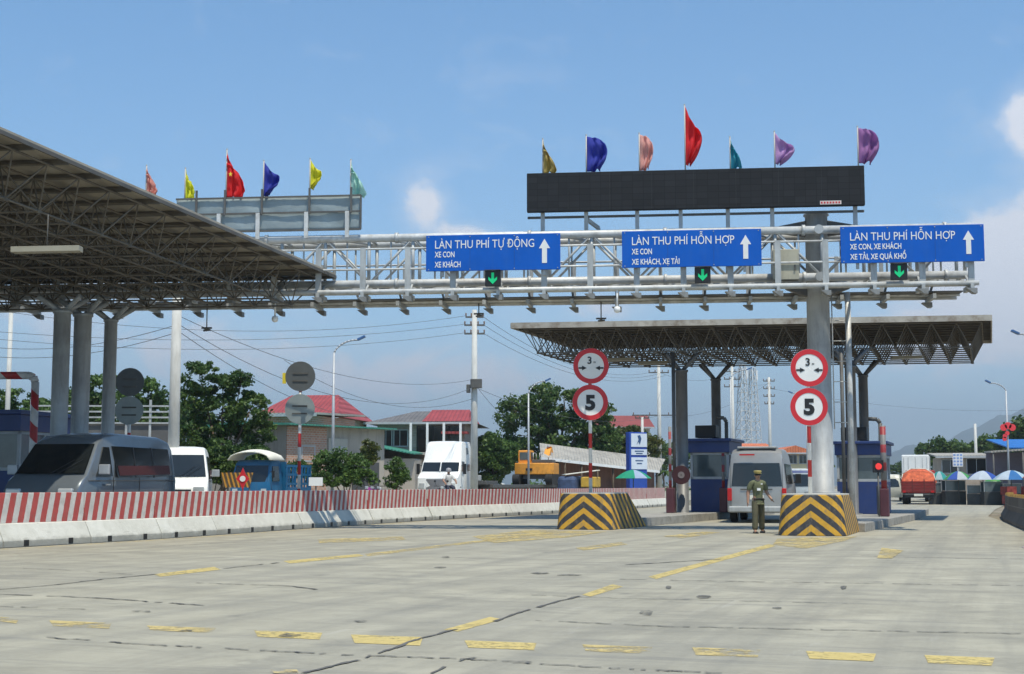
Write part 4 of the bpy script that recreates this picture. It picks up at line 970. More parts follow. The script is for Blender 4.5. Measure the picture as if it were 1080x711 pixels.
for s in (-1, 1):
    side_panel(r, 'door_window', [(1.25, 1.85), (2.0, 1.85), (2.0, 2.45), (1.4, 2.45)], hw, M['glass'], s)
    side_panel(r, 'sleeper_window', [(3.0, 1.9), (3.5, 1.9), (3.5, 2.3), (3.0, 2.3)], hw, M['glass'], s)
    side_panel(r, 'upper_window', [(2.9, 2.9), (3.3, 2.9), (3.4, 3.1), (3.3, 3.3), (2.9, 3.3)], hw, M['glass'], s)
    b = MB(); b.box((s * 1.42, 1.05, 2.0), (.18, .12, .62)); b.bar((s * 1.15, 1.2, 2.2), (s * 1.4, 1.05, 2.2), .03, .03); b.build('mirror', M['black'], r)
    b = MB(); b.box((s * .92, -.02, 1.0), (.32, .1, .3)); b.build('headlight', M['head'], r)
    b = MB(); b.tube((s * 1.0, 4.5, .8), (s * 1.0, 4.5, 3.4), .08, 10); b.build('exhaust_stack', M['chrome'], r)
    for y in (1.0, 5.6, 6.8): wheel(r, s * 1.05, y, .5, .3)
b = MB(); b.box((0, 5.6, .85), (1.0, 3.6, .3)); b.build('chassis', M['steel_dk'], r)
# trailer
dirv = Vector((.26, .965)); T0 = Vector((X(497, 90.5), 90.5))
r = thing('flatbed_trailer', 'long dark flatbed trailer behind the white truck carrying the excavator', 'trailer', (T0.x, T0.y, .3), -math.atan(.27))
b = MB(); b.box((0, 9, .98), (2.9, 18, .22)); b.box((0, .5, 1.2), (2.5, 2.6, .24)); b.build('deck', M['steel_dk'], r, bevel=.02)
b = MB(); 
for s in (-1, 1): b.box((s * .6, 9, .72), (.2, 17.5, .34))
b.build('beams', M['steel_dk'], r)
for y in (14.2, 15.4, 16.6):
    for s in (-1, 1): wheel(r, s * 1.2, y, .45, .4)
b = MB(); b.box((-.2, 1.2, 1.5), (.9, .5, .35)); b.build('toolbox', mat('tool_pale', (.45, .45, .42), .6), r, bevel=.03)
# excavator on it
def excavator():
    E0 = Vector((X(566, 104), 104)); r = thing('excavator', 'orange excavator seen from behind on the flatbed trailer', 'excavator', (E0.x, E0.y, 1.39), -.22); r.scale = (.97, .97, .9)
    for s in (-1, 1):
        b = MB(); P = []
        for i in range(20): t = 2 * math.pi * i / 20; P.append(((1.35 if math.cos(t) > 0 else -1.35) + .42 * math.cos(t), .42 + .42 * math.sin(t)))
        b.xprism(P, s * 1.25 - .25, s * 1.25 + .25); b.build('track', M['rubber'], r)
    b = MB(); b.box((0, .2, .62), (1.7, 2.2, .35)); b.build('undercarriage', M['steel_dk'], r)
    b = MB(); P = [(-1.45, .35), (-1.5, -.9)] + [(-1.5 + 3.0 * (i / 8), -1.0 - .35 * math.sin(math.pi * i / 8)) for i in range(9)] + [(1.5, -.9), (1.45, 1.4), (-1.45, 1.4)]
    P = [(-1.5, -.9)] + [(-1.5 + 3.0 * (i / 8), -.95 - .38 * math.sin(math.pi * i / 8)) for i in range(1, 8)] + [(1.5, -.9), (1.45, 1.4), (-1.45, 1.4)]
    b.prism(P, .80, 1.72); b.build('counterweight_body', M['orange'], r, bevel=.06)
    b = MB(); b.box((-.3, -1.34, 1.2), (.5, .04, .2)); b.build('rear_label', M['black'], r)
    b = MB(); b.box((-1.0, .9, 2.2), (.95, 1.4, 1.15)); c = b.build('cab', M['orange'], r, bevel=.08)
    for nm, cc, dd in (('rear_window', (-1.0, .19, 2.3), (.68, .02, .62)), ('side_window', (-1.485, .9, 2.3), (.02, 1.05, .62)), ('side_window', (-.515, .9, 2.3), (.02, 1.05, .62)), ('front_window', (-1.0, 1.61, 2.25), (.7, .02, .85))): bb = MB(); bb.box(cc, dd); bb.build(nm, M['glass_lt'], c)
    b = MB(); b.box((.55, .0, 1.86), (1.5, 1.6, .26)); b.build('engine_cover', M['steel_dk'], r, bevel=.04)
    b = MB(); b.xprism([(1.2, 1.4), (1.2, 1.9), (2.5, 2.95), (3.0, 3.02), (3.3, 2.8), (3.1, 2.5), (1.8, 1.35)], .15, .6); b.build('boom', M['orange'], r, bevel=.03)
    b = MB(); b.xprism([(2.8, 3.15), (3.25, 3.15), (4.9, 1.9), (4.6, 1.7)], .2, .55); b.build('stick', M['orange'], r, bevel=.03)
    b = MB(); b.tube((.05, 1.5, 1.5), (.05, 2.4, 2.6), .07, 8); b.tube((.7, 1.5, 1.5), (.7, 2.4, 2.6), .07, 8); b.tube((.38, 2.4, 3.15), (.38, 3.2, 3.1), .07, 8); b.build('hydraulic_ram', M['chrome'], r)
    b = MB(); b.xprism([(4.5, 1.95), (5.0, 1.9), (5.3, 1.3), (4.9, .9), (4.4, 1.1)], -.1, .85); b.build('bucket', M['steel_dk'], r, bevel=.03)
    b = MB()
    for x, z in ((-.3, 0), (.2, 0)): b.path([(x, .2, 2.0), (x, .2, 2.55), (x, 1.3, 2.55), (x, 1.3, 2.0)], .03, 6)
    b.build('guard_rail', M['steel_lt'], r)
excavator()
# ------------------------------------------------ blue truck with canvas
D = 61; r = thing('cargo_truck', 'small blue truck with white domed canvas over its cab, behind the barrier', 'truck', (X(263, D), D, .3), -.30); r.scale = (1, .78, 1)
prof = [(.05, .4), (0, .6), (.0, 1.12), (.38, 1.98), (.6, 2.1), (1.6, 2.1), (1.72, 2.0), (1.75, .5)]
o, hw = body_mesh(prof, 1.86, 1.1, .10, 2.1, 'cab', M['bluepaint'], r, .04)
end_panel(r, 'windshield', (.045, 1.18), (.345, 1.88), hw, .10, M['glass'], -1, .03)
for s in (-1, 1):
    side_panel(r, 'door_window', [(.42, 1.2), (1.25, 1.2), (1.25, 1.85), (.55, 1.85)], hw, M['glass'], s)
    b = MB(); b.box((s * 1.05, .15, 1.5), (.12, .06, .3)); b.bar((s * .88, .2, 1.6), (s * 1.02, .15, 1.6), .03, .03); b.build('mirror', M['black'], r)
    b = MB(); b.box((s * .68, -.01, .8), (.24, .06, .18)); b.build('headlight', M['head'], r)
    for y in (.8, 4.0): wheel(r, s * .8, y, .38, .24)
b = MB(); vs = []; fs = []; nx, ny = 12, 8
for j in range(ny + 1):
    for i in range(nx + 1):
        u_ = i / nx * 2 - 1; v_ = j / ny; vs.append((u_ * 1.02, -.15 + 1.8 * v_, 2.12 + .46 * math.sqrt(max(0, 1 - u_ * u_)) * (.75 + .25 * math.sin(v_ * 3.1))))
for j in range(ny):
    for i in range(nx): a = j * (nx + 1) + i; fs.append((a, a + 1, a + nx + 2, a + nx + 1))
b.add(vs, fs, True); o = b.build('canvas_dome', M['canvas'], r); so = o.modifiers.new('s', 'SOLIDIFY'); so.thickness = .04
b = MB(); b.box((0, 3.5, .85), (2.0, 3.3, .2)); b.build('bed', M['bluepaint'], r)
b = MB()
for s in (-1, 1):
    for k in range(9): b.box((s * .98, 1.95 + k * .39, 1.4), (.05, .09, 1.0))
    for z in (1.1, 1.5, 1.88): b.box((s * .98, 3.5, z), (.04, 3.3, .10))
for k in range(6): b.box((-.9 + k * .36, 5.12, 1.4), (.08, .05, 1.0))
b.box((0, 1.9, 1.5), (2.0, .06, 1.1)); b.build('stake_sides', M['bluepaint'], r)
# barricade with star disc
D = 55; r = thing('barricade', 'orange and dark striped barricade board in front of the blue truck', 'barricade', (X(252, D), D, .3), -.1)
b = MB(); b.yprism([(-.62, .95), (.42, .95), (.55, 1.52), (-.72, 1.52)], -.03, .03); b.build('board', stripes('barricade_stripe', (.62, .30, .04), (.10, .07, .04), (1, 0, .3), .17, .6), r)
b = MB()
for x in (-.45, .4): b.tube((x, .05, 0), (x, .05, 1.1), .03, 6)
b.build('legs', M['steel_dk'], r)
r = thing('warning_sign', 'red sign with pale centre standing before the striped barricade', 'warning sign', (X(256, D - .8), D - .8, .3), 0)
b = MB(); b.tube((0, .03, 0), (0, .03, 1.5), .03, 8); b.build('post', M['red'], r)
b = MB(); P = [(.26 * (1 if i % 2 == 0 else .6) * math.sin(i * math.pi / 4), 1.28 + .42 * (1 if i % 2 == 0 else .55) * math.cos(i * math.pi / 4)) for i in range(8)]; b.yprism(P, -.03, 0); o = b.build('sign_face', M['red'], r)
b = MB(); b.disc((0, -.045, 1.28), .11, .02, 16); b.build('centre', M['white'], o)
r = thing('notice_board', 'small white notice board above the barrier by the blue truck', 'notice board', (X(333, 58), 58, .3), 0)
b = MB(); b.box((0, 0, Z(508, 58) - .3), (.56, .04, .34)); b.build('board', M['white'], r)
b = MB(); b.tube((0, .05, 0), (0, .05, Z(508, 58) - .3), .03, 6); b.build('post', M['steel_dk'], r)
# ------------------------------------------------ red loaded truck
D = 100; r = thing('loaded_truck', 'red truck seen from behind heaped with orange tarpaulin, driving away on the right', 'truck', (X(968.5, D), D, 0), -.30)
b = MB(); b.box((0, 3, .95), (2.3, 6, .25)); b.build('bed', M['redpaint'], r)
b = MB(); b.box((0, .0, 1.25), (2.3, .08, .75)); b.build('tailgate', M['redpaint'], r)
b = MB(); b.box((-1.13, 3, 1.3), (.06, 6, .8)); b.box((1.13, 3, 1.3), (.06, 6, .8)); b.build('side_boards', M['redpaint'], r)
for z in (.95, 1.15, 1.35, 1.55): b = MB(); b.box((0, -.06, z), (2.34, .04, .05)); b.build('tail_slat', mat('dark_red_slat', (.16, .02, .015), .6), r)
for x in (-1.12, -.4, .4, 1.12): b = MB(); b.box((x, -.07, 1.3), (.07, .05, .9)); b.build('tail_post', mat('dark_red_slat', (.16, .02, .015), .6), r)
b = MB(); b.box((0, .3, .62), (1.9, .5, .3)); b.build('underframe', M['black'], r)
b = MB(); b.box((0, .02, .72), (2.1, .1, .12)); b.build('bumper', M['steel_dk'], r)
b = MB(); b.box((0, -.06, .66), (.6, .02, .16)); b.build('number_plate', M['plate'], r)
b = MB(); vs = []; fs = []; nx, ny = 18, 16; rr = random.Random(3)
for j in range(ny + 1):
    for i in range(nx + 1):
        u_ = i / nx * 2 - 1; v_ = j / ny * 2 - 1; h = (max(0, 1 - abs(u_) ** 3) * max(0, 1 - abs(v_) ** 6)) ** .5
        vs.append((u_ * 1.22, 3 + v_ * 3.05, 1.5 + .98 * h + rr.uniform(-.05, .05) * (h > 0)))
for j in range(ny):
    for i in range(nx): a = j * (nx + 1) + i; fs.append((a, a + 1, a + nx + 2, a + nx + 1))
b.add(vs, fs, True); b.build('tarpaulin_load', M['tarp'], r)
b = MB()
for k in (.4, 1.6, 3.0, 4.4): b.path([(-1.2, k, 1.4), (-1.05, k, 2.15), (-.5, k, 2.5), (.5, k, 2.5), (1.05, k, 2.15), (1.2, k, 1.4)], .03, 5)
b.build('lashing', M['canvas'], r)
for s in (-1, 1):
    b = MB(); b.box((s * .95, -.06, .9), (.2, .05, .14)); b.build('tail_light', M['tail'], r)
    for y in (1.2, 6.6): wheel(r, s * .92, y, .48, .4)
b = MB(); b.box((0, 6.9, 1.5), (2.1, 1.6, 1.9)); b.build('cab', M['redpaint'], r, bevel=.08)
# white box truck ahead
D = 116; r = thing('box_truck', 'tall white box truck ahead of the red loaded truck', 'truck', (X(966, D), D, 0), -.30)
b = MB(); b.box((0, 3.2, 2.35), (2.15, 6.4, 2.9)); b.build('cargo_box', M['whitepaint'], r, bevel=.08)
b = MB(); b.box((0, 3.2, .75), (1.6, 6.3, .3)); b.box((0, .0, .6), (2.0, .1, .15)); b.build('chassis', M['steel_dk'], r)
b = MB(); b.box((0, 7.4, 1.6), (2.0, 1.6, 2.0)); b.build('cab', M['whitepaint'], r, bevel=.1)
for x in (-.9, -.55, .55, .9): b = MB(); b.box((x, -.012, 2.35), (.03, .02, 2.5)); b.build('door_bar', M['steel'], r)
b = MB(); b.box((0, -.008, 2.3), (.02, .012, 2.6)); b.box((0, -.008, 1.3), (1.9, .012, .03)); b.build('door_seam', M['steel_dk'], r)
for s in (-1, 1):
    for y in (1.3, 6.8): wheel(r, s * .85, y, .45, .4)
D = 125; van_low('cream minibus driving away left of the red loaded truck', (X(941, D + 4), D + 4, .0), math.pi - .3, mat('cream_paint', (.62, .60, .50), .4), 1.0)
# bus seen between van and pillar
D = 112; r = thing('bus', 'pale bus with dark windshield beyond the toll lane, between silver van and pillar', 'bus', (X(841, D), D, 0), -.25)
prof = [(.05, .35), (0, .6), (0, 1.2), (.12, 2.2), (.3, 2.55), (.8, 2.62), (8, 2.62), (8.2, 2.4), (8.2, .4)]
o, hw = body_mesh(prof, 2.2, 1.2, .10, 2.6, 'body', mat('bus_pale', (.50, .54, .55), .4), r, .05)
end_panel(r, 'windshield', (.01, 1.25), (.13, 2.2), hw, .12, M['glass'], -1, .03); end_panel(r, 'destination_band', (.16, 2.3), (.28, 2.5), hw, .2, M['boothblue'], -1, .03)
for s in (-1, 1):
    side_panel(r, 'side_window', [(.8, 1.3), (7.8, 1.3), (7.8, 2.2), (.8, 2.2)], hw, M['glass'], s)
    b = MB(); b.box((s * .8, -.01, .8), (.3, .06, .2)); b.build('headlight', M['head'], r)
    for y in (1.6, 6.4): wheel(r, s * .95, y, .45)
b = MB(); b.box((0, -.03, .5), (2.0, .1, .2)); b.build('bumper', M['steel_dk'], r)
# white car and blue pickup behind the barrier
def sedan(label, loc, rz, paint):
    r = thing('parked_car', label, 'car', loc, rz)
    prof = [(.1, .28), (0, .45), (.03, .68), (.9, .88), (1.1, .92), (1.65, 1.36), (2.1, 1.46), (3.0, 1.44), (3.7, 1.1), (3.9, 1.02), (4.35, .98), (4.4, .5), (4.3, .28)]
    o, hw = body_mesh(prof, 1.72, .9, .22, 1.46, 'body', paint, r, .04)
    end_panel(r, 'windshield', (1.15, .97), (1.62, 1.33), hw, .08, M['glass'], -1, .03); end_panel(r, 'rear_window', (3.72, 1.1), (3.1, 1.40), hw, .1, M['glass'], 1, .03)
    for s in (-1, 1):
        side_panel(r, 'side_window', [(1.35, .97), (3.5, 1.0), (3.0, 1.36), (1.75, 1.36)], hw, M['glass'], s)
        b = MB(); b.box((s * .62, .02, .62), (.3, .06, .14)); b.build('headlight', M['head'], r)
        for y in (.85, 3.45): wheel(r, s * .76, y, .31, .2)
    return r
r = sedan('white car between the semi truck and the excavator, roof just above the barrier', (X(502, 122), 122, .5), -.4, M['whitepaint']); 
D = 96; r = thing('cargo_tricycle', 'dark blue tarpaulin covered cart with yellow side, right of the excavator', 'cart', (X(607, D), D, 0), -.3)
b = MB(); b.box((-.6, 1, 1.35), (1.3, 2.4, 1.2)); b.build('tarpaulin_cover', mat('blue_tarp', (.05, .08, .16), .6, 0, .4, 3, bump=1), r, bevel=.25)
b = MB(); b.box((.75, 1.2, 1.55), (1.0, 1.6, .7)); b.build('yellow_side', mat('cart_yellow', (.62, .38, .05), .6), r, bevel=.06)
b = MB(); b.box((.0, 1.1, .6), (2.4, 2.6, .2)); b.build('bed', M['steel_dk'], r)
b = MB(); b.bar((-.9, .3, 2.05), (1.2, 1.4, 2.35), 1.2, .05); b.build('awning', M['canvas'], r)
b = MB(); b.tube((.6, 1.1, 1.6), (.6, 1.1, 2.25), .03, 6); b.build('awning_post', M['steel_dk'], r)
for s in (-1, 1): wheel(r, s * 1.0, 1.2, .35)

# motorbikes
def motorbike(label, loc, rz, paint):
    r = thing('motorbike', label, 'motorbike', loc, rz)
    for y in (.0, 1.25):
        b = MB(); n = 20; vs = []; fs = []
        for o_, rr_ in ((-.04, .24), (-.04, .29), (.04, .29), (.04, .24)):
            for i in range(n): t = 2 * math.pi * i / n; vs.append((o_, y + rr_ * math.cos(t), .29 + rr_ * math.sin(t)))
        for k in range(4):
            for i in range(n): j = (i + 1) % n; fs.append((k * n + i, k * n + j, ((k + 1) % 4) * n + j, ((k + 1) % 4) * n + i))
        b.add(vs, fs); w = b.build('wheel', M['rubber'], r)
        b = MB()
        for i in range(8): t = math.pi * i / 4; b.tube((0, y, .29), (0, y + .25 * math.cos(t), .29 + .25 * math.sin(t)), .008, 4)
        b.build('spokes', M['chrome'], w)
    b = MB(); b.xprism([(.0, .5), (.12, .95), (.3, .92), (.42, .55), (.9, .45), (1.45, .62), (1.5, .72), (.95, .72), (.5, .42), (.3, .35)], -.1, .1); b.build('fairing', paint, r, bevel=.04)
    b = MB(); b.xprism([(.62, .70), (1.4, .76), (1.45, .84), (.7, .80)], -.13, .13); b.build('seat', M['black'], r, bevel=.03)
    b = MB(); b.tube((0, 0, .29), (0, .2, .98), .03, 6); b.tube((-.3, .28, 1.0), (.3, .28, 1.0), .018, 6); b.build('handlebar', M['steel_dk'], r)
    for s in (-1, 1):
        b = MB(); b.tube((s * .22, .2, 1.0), (s * .3, .18, 1.18), .01, 4); b.disc((s * .3, .18, 1.22), .05, .02, 12); b.build('mirror', M['black'], r)
    b = MB(); b.box((0, .05, .93), (.14, .08, .12)); b.build('headlight', M['head'], r, bevel=.02)
    return r
for k, (px, D, c, lb) in enumerate(((386, 63, (.35, .05, .30), 'purple motorbike parked against the grey house wall'), (392, 63.5, (.05, .06, .10), 'dark motorbike parked next to the purple one'), (399, 64, (.45, .45, .5), 'silver motorbike at the right of the parked motorbikes'))):
    motorbike(lb, (X(px, D), D, .3), -.5 + .2 * k, mat('bike_paint_%d' % k, c, .3))
# ================================================================== PEOPLE
def skin_obj(name, verts, edges, m, parent, sub=2, root=0):
    """verts: (x,y,z,rx,ry)"""
    me = bpy.data.meshes.new(name); me.from_pydata([v[:3] for v in verts], edges, []); me.materials.append(m)
    o = bpy.data.objects.new(name, me); COL.objects.link(o); o.parent = parent
    sk = o.modifiers.new('skin', 'SKIN'); sk.use_smooth_shade = True
    for i, v in enumerate(verts):
        d = me.skin_vertices[0].data[i]; d.radius = (v[3], v[4] if len(v) > 4 else v[3]); d.use_root = (i == root)
    s = o.modifiers.new('sub', 'SUBSURF'); s.levels = sub; s.render_levels = sub
    return o
def person(label, loc, rz, H=1.70, stride=.12, arms=None, cap=True, walk=True, helmet=None, shirt=None, trousers=None, group=None, sit=False, spread=0.0):
    r = thing('person', label, 'person', loc, rz, group); k = H / 1.70; s = stride
    # joints (front towards -y)
    A = []; E = []
    def V(x, y, z, rx, ry=None): A.append((x * k, y * k, z * k, rx * k, (ry or rx) * k)); return len(A) - 1
    def J(a, b): E.append((a, b))
    pel = V(0, 0, .93, .125, .10); wa = V(0, -.005, 1.08, .12, .092); ch = V(0, -.01, 1.27, .168, .115); nk0 = V(0, .0, 1.41, .085, .07); nk = V(0, -.01, 1.475, .052, .052); hd = V(0, -.025, 1.56, .072, .088); hd2 = V(0, -.02, 1.635, .07, .085)
    for a, c in ((pel, wa), (wa, ch), (ch, nk0), (nk0, nk), (nk, hd), (hd, hd2)): J(a, c)
    legs = []
    for sx, dy in ((-1, -s), (1, s)):
        if sit: hp = V(sx * .10, -.02, .88, .09); kn = V(sx * .15, -.42, .84, .065); an = V(sx * .14, -.36, .42, .042); to = V(sx * .14, -.50, .38, .035)
        else: hp = V(sx * .095, dy * .1, .85, .088); kn = V(sx * (.10 + spread * .5), dy * .6 - .02, .48, .06); an = V(sx * (.105 + spread), dy, .085, .042); to = V(sx * (.125 + spread * 1.2), dy - .15, .035, .036)
        J(pel, hp); J(hp, kn); J(kn, an); J(an, to); legs.append((hp, kn, an, to))
    hands = []
    P = arms or [((-.19, 0, 1.37), (-.25, .02, 1.12), (-.27, -.05, .88)), ((.19, 0, 1.37), (.26, .03, 1.12), (.28, -.04, .88))]
    for (sh, el, wr), sx in zip(P, (-1, 1)):
        a = V(*sh, .066); e = V(*el, .052); w = V(*wr, .037); J(nk0, a); J(a, e); J(e, w); d = (Vector(wr) - Vector(el)).normalized(); p = Vector(wr) + d * .075; pm = V(*p, .042, .024); J(w, pm)
        hands.append((Vector(wr), p, d, sx, pm))
    skin_obj('body', A, E, M['skin'], r)
    # fingers: short chains rooted inside the palm, all in one child
    FV = []; FE = []
    for wr, p, d, sx, pm in hands:
        side = Vector((0, 1, 0)) if abs(d.y) < .8 else Vector((1, 0, 0)); n = d.cross(side).normalized()
        for f, (o, ln) in enumerate(((-.026, .062), (-.009, .072), (.009, .068), (.026, .052))):
            q0 = p + side * o; q1 = q0 + d * ln * .6 + n * .004 * sx; q2 = q1 + d * ln * .5 + n * .016 * sx; i0 = len(FV)
            for q in (q0, q1, q2): FV.append((q.x * k, q.y * k, q.z * k, .0085 * k))
            FE += [(i0, i0 + 1), (i0 + 1, i0 + 2)]
        q0 = p - d * .035 - side * .025; q1 = q0 - side * .03 + d * .03; q2 = q1 + d * .03; i0 = len(FV)
        for q in (q0, q1, q2): FV.append((q.x * k, q.y * k, q.z * k, .0095 * k))
        FE += [(i0, i0 + 1), (i0 + 1, i0 + 2)]
    fo = skin_obj('fingers', FV, FE, M['skin'], r, 1)
    for i in range(len(FV)): fo.data.skin_vertices[0].data[i].use_root = (i % 3 == 0)
    # shirt and trousers follow the body slightly outside of it
    sh_m = shirt or M['shirt']; tr_m = trousers or M['trouser']
    B = []; F = []
    def VB(i, ex, z=None): a = A[i]; B.append((a[0], a[1], a[2] if z is None else z, a[3] + ex, a[4] + ex)); return len(B) - 1
    b0 = VB(pel, .022); b1 = VB(wa, .022); b2 = VB(ch, .02); b3 = VB(nk0, .02); F += [(b0, b1), (b1, b2), (b2, b3)]
    hem = len(B); B.append((0, 0, .86 * k, .135 * k, .11 * k)); F.append((b0, hem))
    for (sh, el, wr), sx in zip(P, (-1, 1)):
        a = len(B); q = Vector(sh); e = Vector(el); m_ = q.lerp(e, .85)
        B.append((q.x * k, q.y * k, q.z * k, .084 * k, .084 * k)); B.append((m_.x * k, m_.y * k, m_.z * k, .078 * k, .078 * k)); F += [(b3, a), (a, a + 1)]
    skin_obj('shirt', B, F, sh_m, r)
    B = []; F = []; B.append((0, 0, .95 * k, .128 * k, .105 * k))
    for hp, kn, an, to in legs:
        i0 = len(B)
        for j, ex in ((hp, .02), (kn, .032), (an, .045)): a = A[j]; B.append((a[0], a[1], a[2] + (-.01 if j == an else 0), a[3] + ex, a[4] + ex))
        F += [(0, i0), (i0, i0 + 1), (i0 + 1, i0 + 2)]
    skin_obj('trousers', B, F, tr_m, r)
    for hp, kn, an, to in legs:
        a = A[an]; t = A[to]; b = MB(); b.prism([(a[0] + x * k, a[1] + y * k) for x, y in ((-.045, .06), (.045, .06), (.05, -.08), (.04, -.19), (0, -.22), (-.04, -.19), (-.05, -.08))], t[2] - .035 * k, t[2] + .02 * k, [(a[0] + x * k * .85, a[1] + y * k * .9) for x, y in ((-.045, .06), (.045, .06), (.05, -.08), (.04, -.19), (0, -.22), (-.04, -.19), (-.05, -.08))]); b.build('shoe', M['shoe'], r, bevel=.012)
    # face
    hz = 1.585 * k; 
    b = MB(); b.lathe([(0, -.03), (.014, -.02), (.010, .02), (0, .03)], (0, -.118 * k, hz - .01), 8); b.build('nose', M['skin'], r)
    b = MB()
    for x in (-.032, .032): b.lathe([(0, -.010), (.013, 0), (0, .010)], (x * k, -.103 * k, hz + .015 * k), 8)
    b.build('eyes', M['black'], r)
    b = MB(); b.box((0, -.107 * k, hz - .055 * k), (.045 * k, .012, .010)); b.build('mouth', mat('lips', (.25, .09, .07), .6), r)
    b = MB()
    for x in (-.078, .078): b.lathe([(0, -.03), (.016, -.01), (.016, .015), (0, .03)], (x * k, -.01 * k, hz - .005), 8)
    b.build('ears', M['skin'], r)
    b = MB(); b.lathe([(.083, -.03), (.088, .01), (.078, .05), (.045, .085), (0, .092)], (0, -.005 * k, 1.61 * k), 16, 1, 1.12); b.build('hair', M['hair'], r)
    if cap:
        b = MB(); b.lathe([(.092, 0), (.100, .03), (.112, .055), (.10, .078), (0, .085)], (0, -.012 * k, 1.645 * k), 18, 1, 1.12); b.prism([(-.085, -.06), (-.07, -.15), (0, -.185), (.07, -.15), (.085, -.06)], 1.640 * k, 1.652 * k); b.build('cap', M['cap'], r)
    if helmet:
        b = MB(); b.lathe([(.125, -.06), (.13, 0), (.115, .07), (.07, .115), (0, .13)], (0, -.01, 1.63 * k), 18, 1, 1.12); b.build('helmet', helmet, r)
    return r
g_loc = gr(800, 562.5)
gd = person('guard in olive uniform and khaki cap walking before the silver van, white badge on chest', (g_loc.x, g_loc.y, 0), .16, 1.72, .15, spread=.045,
            arms=[((-.19, 0, 1.37), (-.27, .04, 1.12), (-.30, -.03, .88)), ((.19, 0, 1.37), (.27, .05, 1.13), (.33, -.14, .95))])
b = MB(); b.box((-.02, -.150, 1.22), (.10, .012, .07)); b.build('badge', M['white'], gd); b = MB(); b.box((.075, -.12, 1.37), (.05, .012, .03)); b.build('badge', M['white'], gd)
b = MB(); b.box((0, -.01, .955), (.29, .24, .04)); b.build('belt', M['black'], gd, bevel=.01)
r = person('motorcyclist with pale helmet and white shirt passing in front of the white semi truck', (X(473, 66), 66, .42), .3, 1.66, .1, cap=False, helmet=mat('helmet_grey', (.3, .3, .32), .3), sit=True,
           shirt=mat('pale_shirt', (.6, .6, .58), .8), trousers=mat('navy_trousers', (.03, .035, .06), .8), arms=[((-.19, 0, 1.36), (-.30, -.2, 1.15), (-.27, -.42, 1.05)), ((.19, 0, 1.36), (.30, -.2, 1.15), (.27, -.42, 1.05))])
motorbike('dark motorbike ridden in front of the white semi truck', (X(473, 66) - .25, 65.2, .3), .3, mat('bike_dark', (.04, .04, .05), .3))

# ================================================================== STREET FURNITURE
def street_lamp(pxb, D, pxh, pyh, label, z0=0, arm_y=None, rad=.09):
    x0 = X(pxb, D); h = at(pxh, pyh, D); r = thing('street_lamp', label, 'street lamp', (x0, D, z0), 0, 'curved arm street lamps')
    dx = h.x - x0; zh = h.z - z0; ze = zh - 1.7 if arm_y is None else Z(arm_y, D) - z0
    b = MB(); b.tube((0, 0, 0), (0, 0, ze), rad, 10, rad * .6); b.lathe([(rad * 1.8, 0), (rad * 1.8, .5), (rad, .6)], n=10)
    P = [(0, 0, ze)]
    for i in range(1, 9): t = i / 8; P.append((dx * .80 * (t ** 1.8 * .55 + t * .45), 0, ze + (zh - .16 - ze) * math.sin(t * math.pi / 2) ** .9))
    b.path(P, rad * .5, 8); b.build('pole', M['lampgrey'], r)
    s = 1 if dx > 0 else -1
    b = MB(); b.bar((dx * .78, 0, zh - .16), (dx * 1.04, 0, zh + .02), .26, .11); b.build('lamp_head', M['lamphead'], r, bevel=.02)
    return r
street_lamp(350.5, 68, 384, 355, 'grey street lamp with arm to the right, behind the barrier left of the semi truck', .3, 372)
street_lamp(557.5, 100, 580, 399.5, 'grey street lamp behind the excavator and the big tree', .3, 415)
rl = street_lamp(1064.5, 100, 1040, 401.5, 'street lamp with arm to the left and a red ornament, at the right edge', 0, 412)
street_lamp(1104, 72, 1068, 349, 'street lamp whose head alone reaches in at the upper right edge', 0, 365)
street_lamp(852, 140, 832, 413, 'small far street lamp head just left of the lower speed sign', 0, 425)
street_lamp(772, 122, 792, 388, 'thin far street lamp behind the booth by the silver van', 0, 400)
b = MB(); rs = mat('ornament_red', (.80, .05, .06), .5)
for a, e in ((-4.5, 0), (0, 2), (4.5, 0)): b.disc((a * .067, -.15, Z(451, 100) + e * .067), .24, .08, 18)
for a, e in ((-3.5, -9), (-1, -6), (-4, -12)): b.disc((a * .067, -.15, Z(451, 100) + e * .067), .15, .08, 14)
b.build('red_ornament', rs, rl)
def conc_pole(px, D, ytop, r0, r1, label, arms=(), z0=0, gear=None, name='utility_pole'):
    x0 = X(px, D); zt = Z(ytop, D) - z0; r = thing(name, label, 'utility pole', (x0, D, z0), 0, 'concrete utility poles')
    b = MB(); b.tube((0, 0, 0), (0, 0, zt), r0, 12, r1); b.build('pole', M['pole'], r)
    for py, half in arms:
        z = Z(py, D) - z0; b = MB(); b.bar((-half, 0, z), (half, 0, z), .09, .10); c = b.build('crossarm', M['steel_dk'], r)
        for f in (-.95, -.35, .35, .95): b = MB(); b.lathe([(.03, 0), (.06, .04), (.035, .08), (.06, .12), (.03, .2)], (half * f, 0, z + .05), 7); b.build('insulator', M['ceramic'], c)
    if gear:
        z = Z(gear, D) - z0; b = MB(); b.box((.12, -.3, z), (.7, .35, .55)); b.box((-.35, -.2, z - .3), (.25, .3, .5)); b.build('switch_gear', M['steel_dk'], r, bevel=.03)
    return r
conc_pole(182, 52, 300, .23, .17, 'thick white concrete pole left of the dense green tree', (), .3)
conc_pole(500, 86, 327, .24, .15, 'tall white utility pole with three crossarms right of the semi truck', ((334.5, .55), (343, .62), (352, .62)), .3, 405)
conc_pole(696, 126, 384, .22, .14, 'pale utility pole with a long low crossarm left of the left canopy column', ((393, .9), (438, 2.4)), 0)
conc_pole(678, 122, 440, .14, .11, 'short pale utility pole left of the taller one with the long crossarm', ((441, .6),), 0)
